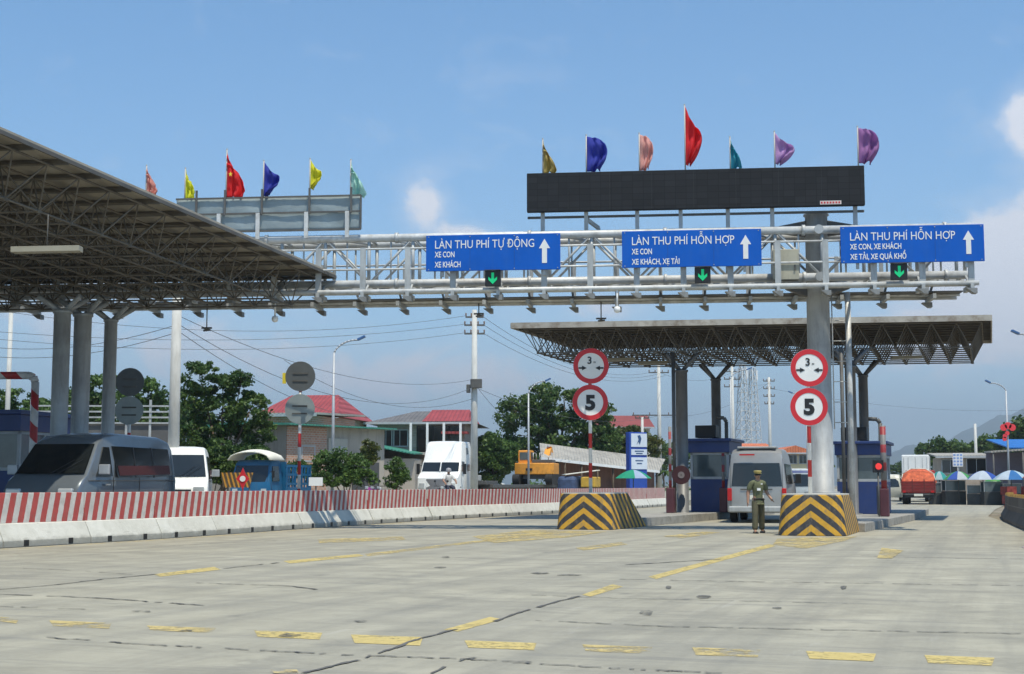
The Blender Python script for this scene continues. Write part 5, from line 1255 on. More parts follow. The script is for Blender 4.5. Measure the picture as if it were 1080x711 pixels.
conc_pole(774, 140, 386, .2, .13, 'far utility pole with three crossarms right of the blue booth', ((392, .8), (400, .8), (408, .8)), 0)
conc_pole(813, 150, 398, .2, .13, 'far utility pole with stacked crossarms between lattice tower and speed signs', ((402, .6), (410, .6), (418, .6), (426, .5)), 0)
conc_pole(1030.5, 150, 447, .2, .13, 'bare pale pole before the distant hills at the right', (), 0)
conc_pole(5, 80, 330, .16, .12, 'thin pale pole at the far left edge', (), .3)
def lattice(px, D, ytop, w0, label):
    r = thing('lattice_tower', label, 'lattice tower', (X(px, D), D, 0), .3, 'lattice towers'); H = Z(ytop, D); n = 14; b = MB()
    for i in range(n):
        a, c = i / n, (i + 1) / n; wa, wc = w0 * (1 - .75 * a), w0 * (1 - .75 * c)
        Ca = [(s * wa, t * wa, H * a) for s, t in ((-1, -1), (1, -1), (1, 1), (-1, 1))]; Cc = [(s * wc, t * wc, H * c) for s, t in ((-1, -1), (1, -1), (1, 1), (-1, 1))]
        for k in range(4): m_ = (k + 1) % 4; b.tube(Ca[k], Cc[k], .07, 4, caps=False); b.tube(Ca[k], Cc[m_], .045, 4, caps=False); b.tube(Cc[k], Cc[m_], .045, 4, caps=False)
    b.build('lattice', M['steel_lt'], r)
    b = MB()
    for k in range(3): t = k * 2.1; b.box((.7 * math.cos(t), .7 * math.sin(t), H - 1.2), (.25, .12, 1.6), t)
    b.build('antenna_panels', M['white'], r)
lattice(785, 210, 385, 1.3, 'left and taller looking of the two pale lattice towers behind the middle lane')
lattice(796, 225, 388, 1.3, 'right one of the two pale lattice towers behind the middle lane')
# wires
def wire(p, q, sag, label, r_=.014, n=22):
    b = MB(); P = [p.lerp(q, i / n) - Vector((0, 0, sag * 4 * (i / n) * (1 - i / n))) for i in range(n + 1)]; b.path(P, r_, 4)
    tag(b.build('overhead_cable', M['cable']), label, 'cable', 'overhead cables')
T2 = [at(500 + d, y, 86) for y, d in ((333, -8), (342, -9), (351, -9))]
T2b = [at(500 + d, y, 86) for y, d in ((333, 8), (342, 9), (351, 9))]
for i, w_ in enumerate(('highest', 'middle', 'lowest')):
    wire(at(-60, (318, 345, 352)[i], 70), T2[i], (1.2, .8, .9)[i], '%s of the three cables from the left edge to the tall crossarm pole' % w_)
    wire(T2b[i], at(696, (392, 393, 394)[i] + i, 126) + Vector((i * .5 - .5, 0, 0)), 1.5, '%s of the three cables from the tall crossarm pole rightwards' % w_)
for i, (a, c, sg, lb) in enumerate([(at(182, 330, 52), at(500, 400, 86), 1.2, 'cable from the white concrete pole to the switch gear'), (at(182, 338, 52), at(500, 408, 86), 1.9, 'lower cable from the white concrete pole to the tall pole'),
        (at(182, 345, 52), at(390, 440, 92), .8, 'cable from the white concrete pole down to the tiled house'), (at(-40, 362, 58), at(182, 344, 52), .5, 'upper cable from the left edge to the white concrete pole'), (at(-40, 372, 58), at(182, 352, 52), .5, 'lower cable from the left edge to the white concrete pole'),
        (at(500, 408, 86), at(696, 438, 126), 1.2, 'cable from the switch gear to the long low crossarm'), (at(500, 404, 86), at(545, 450, 120), .3, 'short cable slanting down right of the switch gear'),
        (at(500, 420, 86), at(300, 380, 70), 1.3, 'cable crossing the sky above the tiled house'), (at(696, 393, 126), at(774, 392, 140), .8, 'cable between the two poles behind the left canopy column'), (at(774, 400, 140), at(813, 404, 150), .4, 'short far cable between two far poles'),
        (at(813, 410, 150), at(1200, 420, 190), 2.0, 'far cable running right behind the gantry pillar'), (at(813, 402, 150), at(700, 440, 126), 1.0, 'far cable running left from the stacked crossarm pole')]):
    wire(a, c, sg, lb, .013)

# ================================================================== BUILDINGS
def window(parent, x, z, w, h, y=-.02, fm=None):
    b = MB(); t = .07
    b.box((x, y - .02, z + h / 2), (w + 2 * t, .07, t)); b.box((x, y - .02, z - h / 2), (w + 2 * t, .07, t)); b.box((x - w / 2 - t / 2, y - .02, z), (t, .07, h)); b.box((x + w / 2 + t / 2, y - .02, z), (t, .07, h)); b.box((x, y - .015, z), (.04, .05, h))
    f = b.build('window', fm or M['boothgrey'], parent); b = MB(); b.box((x, y - .004, z), (w, .03, h)); b.build('pane', M['glass'], f); return f
def house(label, px0, px1, D, yeave, yridge, dep, wallm, roofm, kind='hip', rz=0, wins=(), name='house', z0=0, ov=.5, ridge_f=.5, gutter=None):
    x0, x1 = X(px0, D), X(px1, D); w = x1 - x0; r = thing(name, label, 'house', ((x0 + x1) / 2, D, z0), rz); ze, zr = Z(yeave, D) - z0, Z(yridge, D) - z0; h = w / 2
    b = MB(); b.box((0, dep / 2, ze / 2), (w, dep, ze)); wl = b.build('wall', wallm, r)
    b = MB(); e = ov; a = h + e; t = .12
    if kind == 'hip':
        rx = a * ridge_f; vs = [(-a, -e, ze), (a, -e, ze), (a, dep + e, ze), (-a, dep + e, ze), (-rx, dep / 2, zr), (rx, dep / 2, zr)]
        b.add(vs, [(0, 1, 5, 4), (1, 2, 5), (2, 3, 4, 5), (3, 0, 4), (3, 2, 1, 0)])
    elif kind == 'gable':      # ridge along x
        vs = [(-a, -e, ze), (a, -e, ze), (a, dep + e, ze), (-a, dep + e, ze), (-a, dep / 2, zr), (a, dep / 2, zr)]; b.add(vs, [(0, 1, 5, 4), (2, 3, 4, 5), (3, 0, 4), (1, 2, 5), (3, 2, 1, 0)])
    elif kind == 'front_gable':
        vs = [(-a, -e, ze), (a, -e, ze), (a, dep + e, ze), (-a, dep + e, ze), (0, -e, zr), (0, dep + e, zr)]; b.add(vs, [(0, 4, 5, 3), (1, 2, 5, 4), (0, 1, 4), (2, 3, 5), (3, 2, 1, 0)])
    else:                      # shed sloping towards the viewer
        vs = [(-a, -e, ze), (a, -e, ze), (a, dep + e, zr), (-a, dep + e, zr)]; vs += [(x, y, z + t) for x, y, z in vs]; b.add(vs, [(3, 2, 1, 0), (4, 5, 6, 7), (0, 1, 5, 4), (1, 2, 6, 5), (2, 3, 7, 6), (3, 0, 4, 7)])
    rf = b.build('roof', roofm, r)
    b = MB(); b.box((0, -e - .03, ze - .02), (2 * a, .08, .16)); b.build('eave_board', gutter or M['boothgrey'], rf)
    for (wx, wz, ww, wh) in wins: window(r, wx * w, Z(wz, D) - z0, ww, wh)
    return r
REDR = roof_sheet_mat('red_tile', (.33, .055, .055), (1, 0, 0), .3, .6, .35); ORR = roof_sheet_mat('orange_tile', (.58, .17, .075), (1, 0, 0), .3, .7, .3); GREYR = roof_sheet_mat('grey_tile', (.15, .145, .145), (1, 0, 0), .3, .8, .5)
ASB = roof_sheet_mat('fibre_cement_roof', (.38, .36, .32), (1, 0, 0), .25, .85, .6); GRNR = roof_sheet_mat('green_sheet', (.06, .27, .20), (1, 0, 0), .25, .5, .3)
plaster = mat('cream_plaster', (.48, .46, .40), .9, 0, .15, .6, grime=.5, grime_col=(.25, .23, .2), streak=True); greyp = mat('grey_plaster', (.42, .375, .32), .9, 0, .2, .5, grime=.6, grime_col=(.16, .15, .13), streak=True)
brick = brick_mat('salmon_brick', (.42, .20, .13), (.50, .28, .19), (.46, .42, .36), 1, .25, .12); blockw = brick_mat('grey_block', (.30, .26, .22), (.36, .31, .27), (.40, .38, .34), 1, .4, .18)
# red roofed house
house('house with dark red tiled roof behind the dense green tree and grey round signs', 270, 352, 97, 440, 412.5, 9, mat('pink_plaster', (.52, .36, .28), .9, 0, .15, .6, grime=.4), REDR, 'hip', -.15, [(-.3, 455, 1.2, 1.2), (.1, 455, 1.2, 1.2)], ridge_f=.55)
house('salmon brick house end wall beside the dense green tree', 262, 330, 82, 438, 434, 7, brick, ASB, 'shed', -.25, [(.2, 462, .9, 1.1)])
# long low wall building with green eave
x0 = X(301, 74); r = thing('long_building', 'long low grey plastered building with green sheet roof behind the street lamp', 'building', (x0, 74, 0), .95)
Wb_ = 7.8; b = MB(); b.xprism([(0, 0), (0, 4.45), (6, 4.45), (6, 0)], 0, Wb_); b.build('wall', greyp, r)
b = MB(); b.box((1.5, -.03, 2.3), (3.0, .06, 4.2)); b.build('brick_facing', brick, r)
b = MB(); b.box((3.9, -.045, 2.9), (1.5, .05, 1.9)); b.build('plaster_patch', plaster, r)
b = MB(); b.xprism([(-.6, 4.45), (-.6, 4.53), (3, 4.72), (6.5, 4.53), (6.5, 4.45)], -.4, Wb_ + .4); b.build('roof', GRNR, r)
for k in range(2): window(r, 1.6 + k * 2.4, 3.0, .9, .8)
b = MB(); b.box((Wb_ - 1.6, -.03, 1.3), (2.2, .06, 2.6)); b.build('door', mat('dark_shutter', (.07, .07, .07), .6), r)
# tiled house with balcony
hh = house('two storey house with grey hipped roof and red gable, behind the semi truck', 397, 490, 104, 446.5, 430.5, 9, blockw, GREYR, 'hip', -.08, [(-.40, 462, 1.1, 1.2), (-.24, 462, 1.1, 1.2)], ridge_f=.25, ov=.9)
hw_ = X(490, 104) - X(397, 104)
b = MB(); a = .6; b.add([(.2, -.95, Z(445, 104)), (3.6, -.95, Z(445, 104)), (3.3, 2.5, Z(430.5, 104)), (.5, 2.5, Z(430.5, 104)), (3.9, 4, Z(445, 104)), (.2, 4, Z(445, 104))], [(0, 1, 2, 3), (1, 4, 2), (0, 3, 5), (3, 2, 4, 5), (0, 5, 4, 1)]); b.build('red_roof', REDR, hh)
b = MB(); b.box((1.3, -.9, Z(479, 104)), (3.8, 1.6, .18)); b.build('balcony_slab', plaster, hh); b = MB()
for k in range(4): b.box((-.5 + k * 1.2, -1.6, (Z(479, 104) + Z(447, 104)) / 2), (.16, .16, Z(447, 104) - Z(479, 104)))
b.build('balcony_columns', M['white'], hh)
b = MB(); b.box((1.3, -.03, Z(463, 104)), (3.2, .05, 1.9)); b.build('balcony_door', M['glass'], hh)
b = MB(); b.box((hw_ / 2 - .6, -.6, Z(457, 104)), (1.9, 1.3, .16)); b.build('side_awning', REDR, hh)
b = MB(); b.add([(-4.9, -5, Z(466, 104)), (0.4, -5.5, Z(480, 104)), (0.4, -.1, Z(478, 104)), (-4.9, -.1, Z(463, 104))], [(0, 1, 2, 3)]); o = b.build('green_lean_to_roof', GRNR, hh); so = o.modifiers.new('s', 'SOLIDIFY'); so.thickness = .08
b = MB(); b.box((-2.2, -2.6, Z(485, 104) / 2), (5.0, 4.6, Z(485, 104))); b.build('lean_to_wall', greyp, hh)
# market shed in the middle
r = thing('market_shed', 'long open shed with pale corrugated roof behind the left crash block', 'shed', (X(578, 104), 104, 0), .0); Lw = X(694, 118) - X(578, 104)
z0_, z1_ = Z(478, 104), Z(495.5, 118); b = MB(); b.add([(-.5, 0, z0_ - .3), (Lw, 13, z1_ - .1), (Lw + 1, 17.5, z1_ + .95), (-.5, 5.5, z0_ + .9)], [(0, 1, 2, 3)]); o = b.build('roof', ASB, r); so = o.modifiers.new('s', 'SOLIDIFY'); so.thickness = .1
b = MB(); b.bar((-.5, -.05, z0_ - .38), (Lw, 12.95, z1_ - .18), .1, .2); b.build('eave_board', M['white'], r)
b = MB()
for k in range(8): t = k / 7; b.tube((t * Lw * .98, .6 + 12.6 * t, 0), (t * Lw * .98, .6 + 12.6 * t, z0_ - .3 + (z1_ - z0_ + .2) * t), .08, 6)
b.build('posts', M['wood'], r)
b = MB(); P0, P1 = Vector((0, 5)), Vector((Lw, 17)); b.add([(P0.x, P0.y, 0), (P1.x, P1.y, 0), (P1.x, P1.y, z1_ + .4), (P0.x, P0.y, z0_ + .4), (P0.x, P0.y + .2, 0), (P1.x, P1.y + .2, 0), (P1.x, P1.y + .2, z1_ + .4), (P0.x, P0.y + .2, z0_ + .4)], [(0, 1, 2, 3), (7, 6, 5, 4), (3, 2, 6, 7), (0, 3, 7, 4), (1, 5, 6, 2)]); b.build('back_wall', brick_mat('brown_boards', (.22, .12, .09), (.27, .15, .12), (.12, .07, .055), 1, .3, 6), r)
house('house with maroon tiled roof behind the yellow green trees', 634, 686, 150, 451, 436, 10, plaster, mat('maroon_tile', (.24, .055, .05), .8, 0, .2, .6), 'gable', .05)
house('house with orange tiled hipped roof behind the silver van', 781, 822, 170, 477, 466.5, 10, plaster, ORR, 'hip', 0, [(-.2, 484, 1, 1), (.2, 484, 1, 1)], ridge_f=.6)
house('yellowish house with orange roof and white windows beside the gantry pillar', 818, 860, 160, 478, 470, 9, mat('ochre_plaster', (.58, .50, .30), .9, 0, .12, .8), ORR, 'front_gable', 0, [(-.25, 484.5, .8, 1), (-.05, 484.5, .8, 1), (.2, 484.5, .8, 1)])
# right side sheds
house('low cream shop building behind the market umbrellas', 994, 1042, 128, 482, 477, 8, mat('shop_wall', (.42, .35, .28), .9, 0, .25, .5, grime=.5), ASB, 'shed', -.2, [(-.3, 492, 1.4, 1.2), (.25, 492, 1.6, 1.4)])
r = thing('open_shed', 'dark open shed with slanting beams and blue roof at the right edge', 'shed', (X(1046, 112), 112, 0), -.25); 
b = MB(); b.add([(0, 0, Z(476, 112)), (7, 0, Z(470, 112)), (7, 7, Z(468, 112)), (0, 7, Z(474, 112))], [(0, 1, 2, 3)]); o = b.build('roof', ASB, r); so = o.modifiers.new('s', 'SOLIDIFY'); so.thickness = .12
b = MB(); b.box((3.5, 5, 2), (7, .2, 4)); b.build('back_wall', mat('violet_grey_wall', (.16, .15, .20), .9, 0, .3, .5), r)
b = MB()
for x in (.2, 2.4, 4.6, 6.8): b.tube((x, .1, 0), (x, .1, Z(475, 112)), .07, 6)
b.tube((.5, .1, 1.6), (6.8, .1, 3.4), .06, 6); b.tube((3, .1, 3.9), (6.8, .1, 1.8), .06, 6); b.build('posts_and_beams', M['steel_dk'], r)
r = thing('blue_roof_shed', 'shed with bright blue sheet roof behind the open shed', 'shed', (X(1066, 125), 125, 0), 0)
b = MB(); b.add([(0, 0, Z(472, 125)), (9, 0, Z(472, 125)), (9, 6, Z(461, 125)), (0, 6, Z(461, 125))], [(0, 1, 2, 3)]); o = b.build('roof', roof_sheet_mat('blue_sheet', (.02, .16, .50), (1, 0, 0), .25, .5, .2), r); so = o.modifiers.new('s', 'SOLIDIFY'); so.thickness = .1
b = MB(); b.box((4.5, 3.2, 1.9), (9, 5, 3.8)); b.build('wall', greyp, r)
# long fence behind left columns
r = thing('railing_fence', 'pale horizontal railing fence behind the left canopy columns', 'fence', (X(30, 62), 62, .3), .05); Lf = X(180, 62) - X(30, 62)
b = MB()
for z in (Z(428, 62), Z(434, 62), Z(440, 62), Z(446, 62)): b.bar((0, 0, z - .3), (Lf, 0, z - .3), .05, .07)
b.build('rails', M['steel'], r)
b = MB()
for k in range(7): b.box((Lf * k / 6, .05, Z(425, 62) / 2), (.1, .1, Z(425, 62) - .3))
b.build('posts', M['steel'], r); b = MB(); b.box((Lf / 2, .15, Z(449, 62) / 2), (Lf, .15, Z(449, 62) - .3)); b.build('wall', mat('dark_wall', (.10, .10, .10), .9, 0, .3, .8), r)
# pylon sign
D = 96; r = thing('pylon_sign', 'blue and white three panel pylon sign behind the green parasol', 'sign', (X(671.5, D), D, 0), .45); wz = Z(456, D); pw = 1.35
b = MB(); b.box((0, 0, wz / 2), (pw, .5, wz)); b.build('column', mat('pylon_blue', (.02, .07, .36), .5), r, bevel=.02)
zz = [(457.5, 471.5), (474, 480), (482.5, 495)]
for i, (a, c) in enumerate(zz): b = MB(); b.box((.05, -.27, (Z(a, D) + Z(c, D)) / 2), (pw - .12, .05, Z(a, D) - Z(c, D))); b.build('panel', mat('pylon_panel', (.62, .68, .76), .5, 0, .1, 2), r)
b = MB(); zc = Z(464.5, D); b.yprism([(-.15, zc - .3), (0, zc - .1), (.1, zc - .3), (.22, zc + .1), (.12, zc + .35), (-.08, zc + .3), (0, zc + .05)], -.31, -.30); b.build('emblem', mat('pylon_mark', (.03, .08, .20), .5), r)
for a, ww in ((476, .7), (478.4, .5), (486, .6), (489, .4)): b = MB(); b.box((.05, -.30, Z(a, D)), (ww, .01, .07)); b.build('lettering_line', mat('pylon_mark'  , (.03, .08, .2)), r)
# green parasol near the left island
def parasol(px, D, ytop, yedge, rad, cols, label, n=8, base_y=None):
    r = thing('market_umbrella', label, 'umbrella', (X(px, D), D, 0), random.uniform(0, .5), 'market umbrellas'); zt, ze = Z(ytop, D), Z(yedge, D)
    b = MB(); b.tube((0, 0, 0), (0, 0, zt - .02), .03, 8); b.build('pole', M['steel_dk'], r)
    b = MB(); k_ = 5; vs = [(0, 0, zt)]; fs = []; mi = []
    for j in range(1, k_ + 1):
        for i in range(n * 2): t = math.pi * i / n; q = j / k_; sc = 1 if i % 2 == 0 else .93; vs.append((rad * q * sc * math.cos(t), rad * q * sc * math.sin(t), zt - (zt - ze) * q ** 1.8))
    m_ = n * 2
    b.v = vs
    for i in range(m_): b.f.append((0, 1 + i, 1 + (i + 1) % m_)); b.m.append((i // 2) % len(cols)); b.smooth.append(False)
    for j in range(k_ - 1):
        for i in range(m_): a = 1 + j * m_; b.f.append((a + i, a + m_ + i, a + m_ + (i + 1) % m_, a + (i + 1) % m_)); b.m.append((i // 2) % len(cols)); b.smooth.append(False)
    o = b.build('canopy', [mat('cloth_%02d%02d%02d' % tuple(int(c * 99) for c in cc), cc, .8, 0, .1, 2, trans=.4) for cc in cols], r); so = o.modifiers.new('s', 'SOLIDIFY'); so.thickness = .012
parasol(668, 90, 495.5, 504.5, 1.15, [(.03, .42, .24), (.03, .42, .24), (.45, .55, .70), (.03, .42, .24)], 'green parasol behind the left crash block')
parasol(991, 101, 497, 506, .68, [(.05, .40, .38), (.45, .60, .62)], 'teal market umbrella nearest to the red loaded truck')
parasol(1011, 99, 497, 506, 1.0, [(.10, .42, .14), (.06, .14, .50), (.60, .64, .66)], 'green, blue and white market umbrella, second from the red truck')
parasol(1037, 98, 496.5, 506, 1.15, [(.05, .13, .50), (.62, .68, .74), (.62, .68, .74)], 'blue and white market umbrella left of the lamp pole')
parasol(1067, 96, 496, 506, 1.25, [(.50, .66, .76), (.62, .70, .76), (.05, .22, .52)], 'pale blue market umbrella behind the lamp pole at the right edge')
parasol(1047, 100, 502, 509, .62, [(.12, .50, .14), (.2, .55, .1)], 'small bright green umbrella between two blue ones')
parasol(1098, 95, 494, 504, 1.3, [(.5, .1, .1), (.65, .65, .6)], 'red and white market umbrella beyond the right edge')
stm = mat('stall_dark', (.045, .047, .045), .5, 0, .4, 2)
for k, (px, D, w_, lb) in enumerate(((987, 100, .8, 'narrow dark glass fronted stall counter nearest the red truck'), (1008, 99, 1.5, 'dark stall counter under the green and blue umbrella'), (1030, 98, 1.3, 'dark glass stall counter left of centre in the market row'), (1048, 97, 1.35, 'dark glass stall counter left of the lamp pole'), (1068, 96, 1.2, 'dark stall counter right of the lamp pole'))):
    r = thing('stall_counter', lb, 'stall', (X(px, D), D, 0), -.1, 'market stall counters')
    b = MB(); b.box((0, .35, .42), (w_, .7, .84)); b.build('counter', stm, r, bevel=.02)
    b = MB()
    for x in (-w_ / 2 + .03, w_ / 2 - .03):
        for y in (.05, .65): b.box((x, y, 1.17), (.04, .04, .66))
    b.box((0, .35, 1.52), (w_, .7, .04)); b.build('display_frame', M['steel'], r)
    for yy in (.06, .64): b = MB(); b.box((0, yy, 1.17), (w_ - .08, .01, .62)); b.build('glass_panel', M['glass_lt'], r)
    r.scale = (1, 1, (1.0, 1.12, .9, 1.06, .95)[k]); r.rotation_euler = (0, 0, (-.1, .15, -.3, .05, -.2)[k])
    b = MB(); rr = random.Random(k)
    for q in range(9): b.box((rr.uniform(-w_ / 2 + .12, w_ / 2 - .12), rr.uniform(.18, .5), .95 + .26 * rr.randint(0, 1)), (.12, .12, .2), rr.uniform(0, 1))
    b.build('goods', mat('stall_goods', (.35, .22, .12), .6, 0, .9, 6, grime=.8, grime_col=(.5, .5, .45)), r)
r = thing('advert_sign', 'small white and pale blue sign board on a post above the market umbrellas', 'sign', (X(1011, 104), 104, 0), 0)
b = MB(); b.tube((0, .05, 0), (0, .05, Z(479, 104)), .05, 8); b.build('post', M['steel'], r)
b = MB(); b.box((0, 0, Z(485, 104)), (.74, .05, .98)); o = b.build('board', M['white'], r)
b = MB()
for i in range(3):
    for j in range(4): b.box((-.24 + i * .24, -.03, Z(485, 104) - .34 + j * .23), (.17, .012, .14))
b.build('blue_squares', mat('advert_blue', (.25, .36, .62), .5), o)
# right flank clutter: red flowers pots on barrier end
r = thing('stacked_crates', 'dark red and brown stacked crates behind the dark barrier end', 'crates', (X(1076, 66), 66, 0), .2)
b = MB(); rr = random.Random(5)
for q in range(10): b.box((rr.uniform(-.6, .9), rr.uniform(-.3, .5), .25 + .42 * (q % 3)), (.55, .45, .38), rr.uniform(-.2, .2))
b.build('crates', mat('crate_red', (.30, .05, .04), .7, 0, .6, 4), r)

# ================================================================== VEGETATION
def leaf_quad(vs, fs, c, s, rnd, up=0):
    n = Vector((rnd.gauss(0, 1), rnd.gauss(0, 1), rnd.gauss(.5, 1))).normalized(); a = n.orthogonal().normalized(); a = (Matrix.Rotation(rnd.uniform(0, 6.28), 3, n) @ a); b_ = n.cross(a)
    i = len(vs); vs += [c - a * s * .5, c - b_ * s * .32, c + a * s * .5, c + b_ * s * .32]; fs.append((i, i + 1, i + 2, i + 3))
def tree(label, base, lobes, trunk_h, nleaf, ls, lm, seed=0, name='broadleaf_tree', tr=.16, group=None, clump=.42, cat='tree'):
    rnd = random.Random(seed); r = thing(name, label, cat, base, 0, group); vs = []; fs = []
    tot = sum(l[3] ** 2 for l in lobes)
    for lx, ly, lz, lr, *sq in lobes:
        q = sq[0] if sq else .8; nl = int(nleaf * lr * lr / tot); ncl = max(6, int(26 * (lr / clump) ** 1.5 / 3))
        for _ in range(ncl):
            d = Vector((rnd.gauss(0, 1), rnd.gauss(0, 1), rnd.gauss(.15, 1))).normalized(); k = lr * rnd.uniform(.55, 1.05) ** .6
            c = Vector((lx, ly, lz)) + Vector((d.x * k, d.y * k, d.z * k * q)); cr_ = clump * rnd.uniform(.5, 1.2)
            for _ in range(max(3, nl // ncl)):
                e = Vector((rnd.gauss(0, 1), rnd.gauss(0, 1), rnd.gauss(0, 1))).normalized() * cr_ * rnd.random() ** .5
                e.z *= .6; leaf_quad(vs, fs, c + e, ls * rnd.uniform(.45, 1.5), rnd)
    b = MB(); b.v = [tuple(v) for v in vs]; b.f = fs; b.m = [0] * len(fs); b.smooth = [False] * len(fs); b.build('crown', lm, r)
    b = MB(); b.tube((0, 0, -.1), (rnd.uniform(-.1, .1), 0, trunk_h), tr, 9, tr * .6)
    for lx, ly, lz, lr, *_ in lobes:
        m_ = Vector((lx * .5, ly * .5, (trunk_h + lz) / 2 - .1)); t0 = Vector((0, 0, trunk_h - .15)); b.tube(t0, m_, tr * .55, 6, tr * .35); b.tube(m_, (lx, ly, lz), tr * .35, 6, tr * .12)
        for _ in range(4): d = Vector((rnd.gauss(0, 1), rnd.gauss(0, 1), rnd.gauss(.4, .6))).normalized() * lr * .8; b.tube((lx, ly, lz), Vector((lx, ly, lz)) + d, tr * .12, 4, .01)
    b.build('trunk', M['wood'], r); return r
def px_lobes(D, items, base_px):
    """lobes given by picture centre and radius at distance D"""
    x0 = X(base_px, D); out = []; rnd = random.Random(len(items))
    for px, py, rp, *q in items: out.append((X(px, D) - x0, rnd.uniform(-.4, .6) * rp * D / FPX, Z(py, D) - .0, rp * D / FPX, *(q or [.85])))
    return out
def ptree(label, bpx, D, items, **k):
    z0 = k.pop('z0', .25); lo = px_lobes(D, items, bpx); lo = [(a, b_, c - z0, d, e) for a, b_, c, d, e in lo]
    return tree(label, (X(bpx, D), D, z0), lo, k.pop('th', 1.8), k.pop('n', 6000), k.pop('ls', .2), k.pop('lm', LEAF), **k)
ptree('dense dark green tree right of the white concrete pole', 235, 71, [(208, 398, 20), (203, 425, 22), (232, 408, 15), (252, 408, 17), (264, 432, 20), (232, 438, 24), (198, 462, 24), (270, 458, 18), (245, 468, 24), (215, 482, 24), (266, 486, 20), (240, 496, 18)], n=30000, ls=.16, lm=LEAF_D, seed=1, clump=.38)
ptree('tree behind the columns, left of the first canopy column', 12, 84, [(-8, 430, 22), (15, 425, 18), (35, 440, 20), (5, 450, 24)], n=6000, ls=.2, seed=2, clump=.5, group='trees behind the left columns')
ptree('tree behind the left columns, seen between the second and third column', 92, 86, [(80, 425, 20), (105, 412, 20), (98, 440, 22)], n=6500, ls=.2, seed=3, clump=.5, group='trees behind the left columns')
ptree('tree behind the left columns, beside the grey round signs', 148, 84, [(135, 425, 18), (155, 415, 18), (170, 432, 17), (148, 445, 20)], n=6500, ls=.2, seed=4, clump=.5, group='trees behind the left columns')
ptree('big spreading tree behind the street lamp and excavator', 590, 118, [(548, 434, 22), (572, 422, 18), (596, 428, 24), (622, 438, 22), (560, 460, 28), (595, 462, 30), (630, 465, 24), (545, 480, 22), (580, 486, 24), (615, 484, 22)], n=30000, ls=.28, lm=LEAF_D, seed=5, tr=.3, clump=.8, th=3)
ptree('rounded green tree between the tall pole and the big spreading tree', 520, 110, [(518, 468, 14), (508, 482, 15), (530, 480, 16), (520, 494, 16)], n=8000, ls=.24, seed=6, clump=.6)
ptree('yellow green tree below the maroon roof', 652, 125, [(645, 468, 18), (668, 462, 16), (638, 484, 16), (690, 470, 12), (665, 485, 16)], n=9000, ls=.26, lm=LEAF_Y, seed=7, clump=.65)
ptree('bushy shrub behind the grey round signs and lamp pole', 365, 66, [(342, 490, 14), (358, 486, 14), (375, 492, 14), (350, 504, 12), (385, 503, 11), (366, 503, 13)], n=10000, ls=.13, seed=8, clump=.3, th=.5, name='shrub', tr=.06, cat='shrub')
ptree('low bush at the foot of the green roofed building', 322, 70, [(312, 496, 11), (325, 500, 11), (300, 503, 10)], n=5000, ls=.13, seed=31, clump=.28, th=.4, tr=.05, name='shrub', cat='shrub')
ptree('small yellow green tree before the tiled house', 388, 72, [(388, 472, 9), (386, 482, 10)], n=2200, ls=.14, lm=LEAF_Y, seed=9, clump=.28, th=1.5, tr=.07)
ptree('thin green tree left of the semi truck', 418, 74, [(417, 490, 9), (422, 502, 10), (414, 510, 8)], n=2400, ls=.14, seed=10, clump=.28, th=.9, tr=.06)
ptree('low leafy bush under the dense tree, behind the white minibus', 225, 67, [(195, 488, 18), (218, 492, 18), (245, 490, 18), (268, 486, 18), (285, 497, 12), (232, 478, 16)], n=15000, ls=.15, lm=LEAF_D, seed=11, clump=.3, th=.5, tr=.06)
# palm beyond the parasol
r = thing('banana_palm', 'small palm with drooping fronds left of the canopy column', 'palm', (X(706, 120), 120, 0), 0); b = MB(); b.tube((0, 0, 0), (.1, 0, 2.2), .12, 8, .08); b.build('trunk', M['wood'], r)
vs = []; fs = []; rnd = random.Random(4)
for k in range(16):
    t = k * .9; ln = rnd.uniform(1.2, 1.9); pr = None
    for s_ in range(7):
        q = s_ / 6; x = math.cos(t) * ln * q * .8; y = math.sin(t) * ln * q * .8; z = 2.2 + ln * (1.1 * q - 1.15 * q * q); w_ = .24 * math.sin(math.pi * (.1 + .85 * q)); i = len(vs)
        vs += [(x - math.sin(t) * w_, y + math.cos(t) * w_, z - .06), (x, y, z), (x + math.sin(t) * w_, y - math.cos(t) * w_, z - .06)]
        if s_: fs += [(i - 3, i - 2, i + 1, i), (i - 2, i - 1, i + 2, i + 1)]
b = MB(); b.add(vs, fs); b.build('fronds', LEAF, r)
# trees on the right and far behind: one mesh each, copied with changes
far0 = ptree('rounded far tree just right of the white box truck', 985, 190, [(975, 476, 9), (990, 472, 10), (1005, 475, 9), (988, 486, 12)], n=4200, ls=.42, seed=20, clump=.9, th=2, lm=LEAF_D, group='far trees behind the market', z0=0)
spec = [(1014, 196, 1.0, 'far tree behind the small white and blue sign'), (1042, 186, 1.05, 'far tree right of the bare pale pole'), (1060, 175, 1.05, 'far tree behind the lamp pole with the red ornament'), (1082, 170, 1.25, 'tallest far tree at the right edge'),
        (1115, 168, 1.2, 'far tree beyond the right edge'), (1160, 165, 1.3, 'second far tree beyond the right edge'), (1000, 260, 1.1, 'hazy tree line behind the market row'), (946, 330, .9, 'low hazy tree left of the white box truck'), (925, 300, .8, 'low hazy tree right of the right booth'), (870, 280, .9, 'low hazy tree behind the gantry pillar'), (735, 260, 1.1, 'low hazy tree behind the blue booth'), (765, 300, 1.1, 'low hazy tree behind the silver van'),
        (700, 230, 1.2, 'low hazy tree behind the canopy column')]
rnd = random.Random(9)
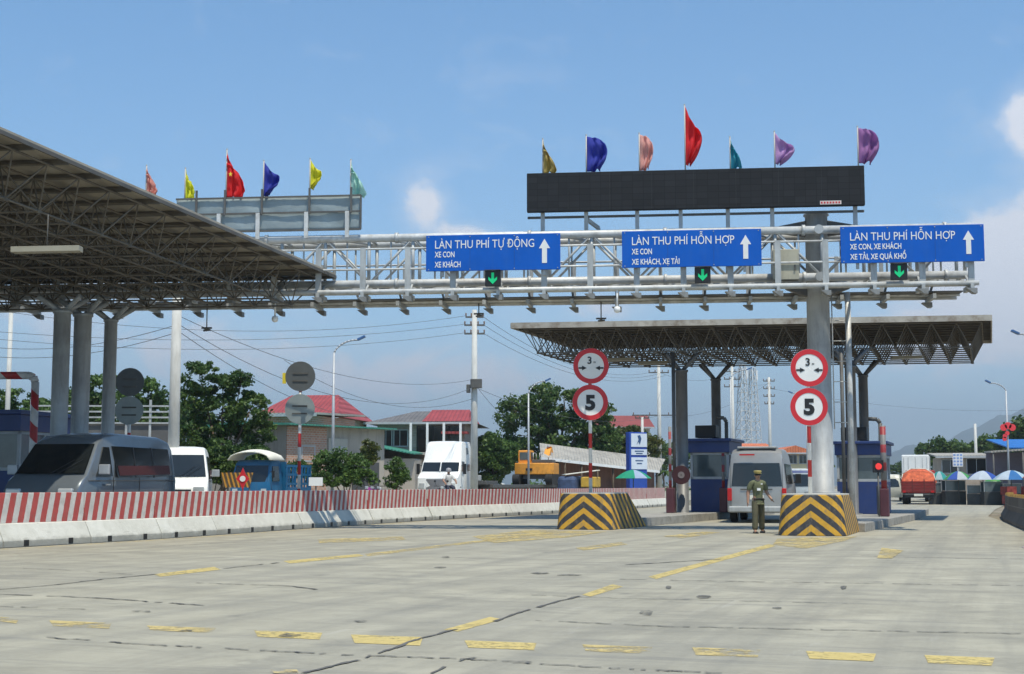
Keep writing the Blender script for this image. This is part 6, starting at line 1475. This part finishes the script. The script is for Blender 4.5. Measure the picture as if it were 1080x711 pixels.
for px, D, s_, lb in spec: dup(far0, (X(px, D), D, -.2), rnd.uniform(0, 6), lb, (s_ * 1.1, s_ * 1.1, s_))
spec = [(-90, 95, 1.5, 'tree beyond the left edge'), (-180, 90, 1.6, 'second tree beyond the left edge'), (180, 140, 1.35, 'far tree behind the white concrete pole'), (60, 130, 1.45, 'far tree behind the first canopy columns'), (330, 150, 1.1, 'far tree behind the red roofed house'), (440, 170, 1.0, 'far tree behind the tiled house'), (525, 170, .9, 'far tree behind the tall crossarm pole')]
for px, D, s_, lb in spec: dup(far0, (X(px, D), D, 0), rnd.uniform(0, 6), lb, (s_ * 1.3, s_ * 1.3, s_ * (.9 if D > 100 else .9)))
# scrub strip
vs = []; fs = []; rnd = random.Random(12)
for _ in range(16000):
    t = rnd.random(); D = rnd.uniform(112, 420); lx = -16 + (D - 110) * .28; 
    if rnd.random() < .5: x = lx - rnd.random() ** .7 * 70
    else: x = 40 + (D - 104) * .33 + 6 + rnd.random() * 60
    h = max(0, math.sin(x * .35) + math.sin(D * .21 + x * .1)) * 1.1; leaf_quad(vs, fs, Vector((x, D, rnd.random() * (h + .4))), rnd.uniform(.5, 1.1), rnd)
b = MB(); b.v = [tuple(v) for v in vs]; b.f = fs; b.m = [0] * len(fs); b.smooth = [False] * len(fs); o = b.build('scrub', LEAF, None); tag(o, 'low green scrub covering the ground beyond the road', 'scrub', kind='stuff')

# ================================================================== HAZE
b = MB(); b.box((300, 3700, 203), (14000, 9200, 410)); hz = b.build('haze', [], None); tag(hz, 'thin pale haze over the plain towards the hills', 'haze', kind='stuff')
m = bpy.data.materials.new('haze_air'); m.use_nodes = True; g = NT(m.node_tree); g.n.clear(); out = g.new('ShaderNodeOutputMaterial'); pv = g.new('ShaderNodeVolumePrincipled')
pv.inputs['Color'].default_value = (.84, .93, 1.0, 1); pv.inputs['Density'].default_value = .00027; pv.inputs['Anisotropy'].default_value = .3; g.link(pv.outputs[0], out.inputs['Volume']); hz.data.materials.append(m)
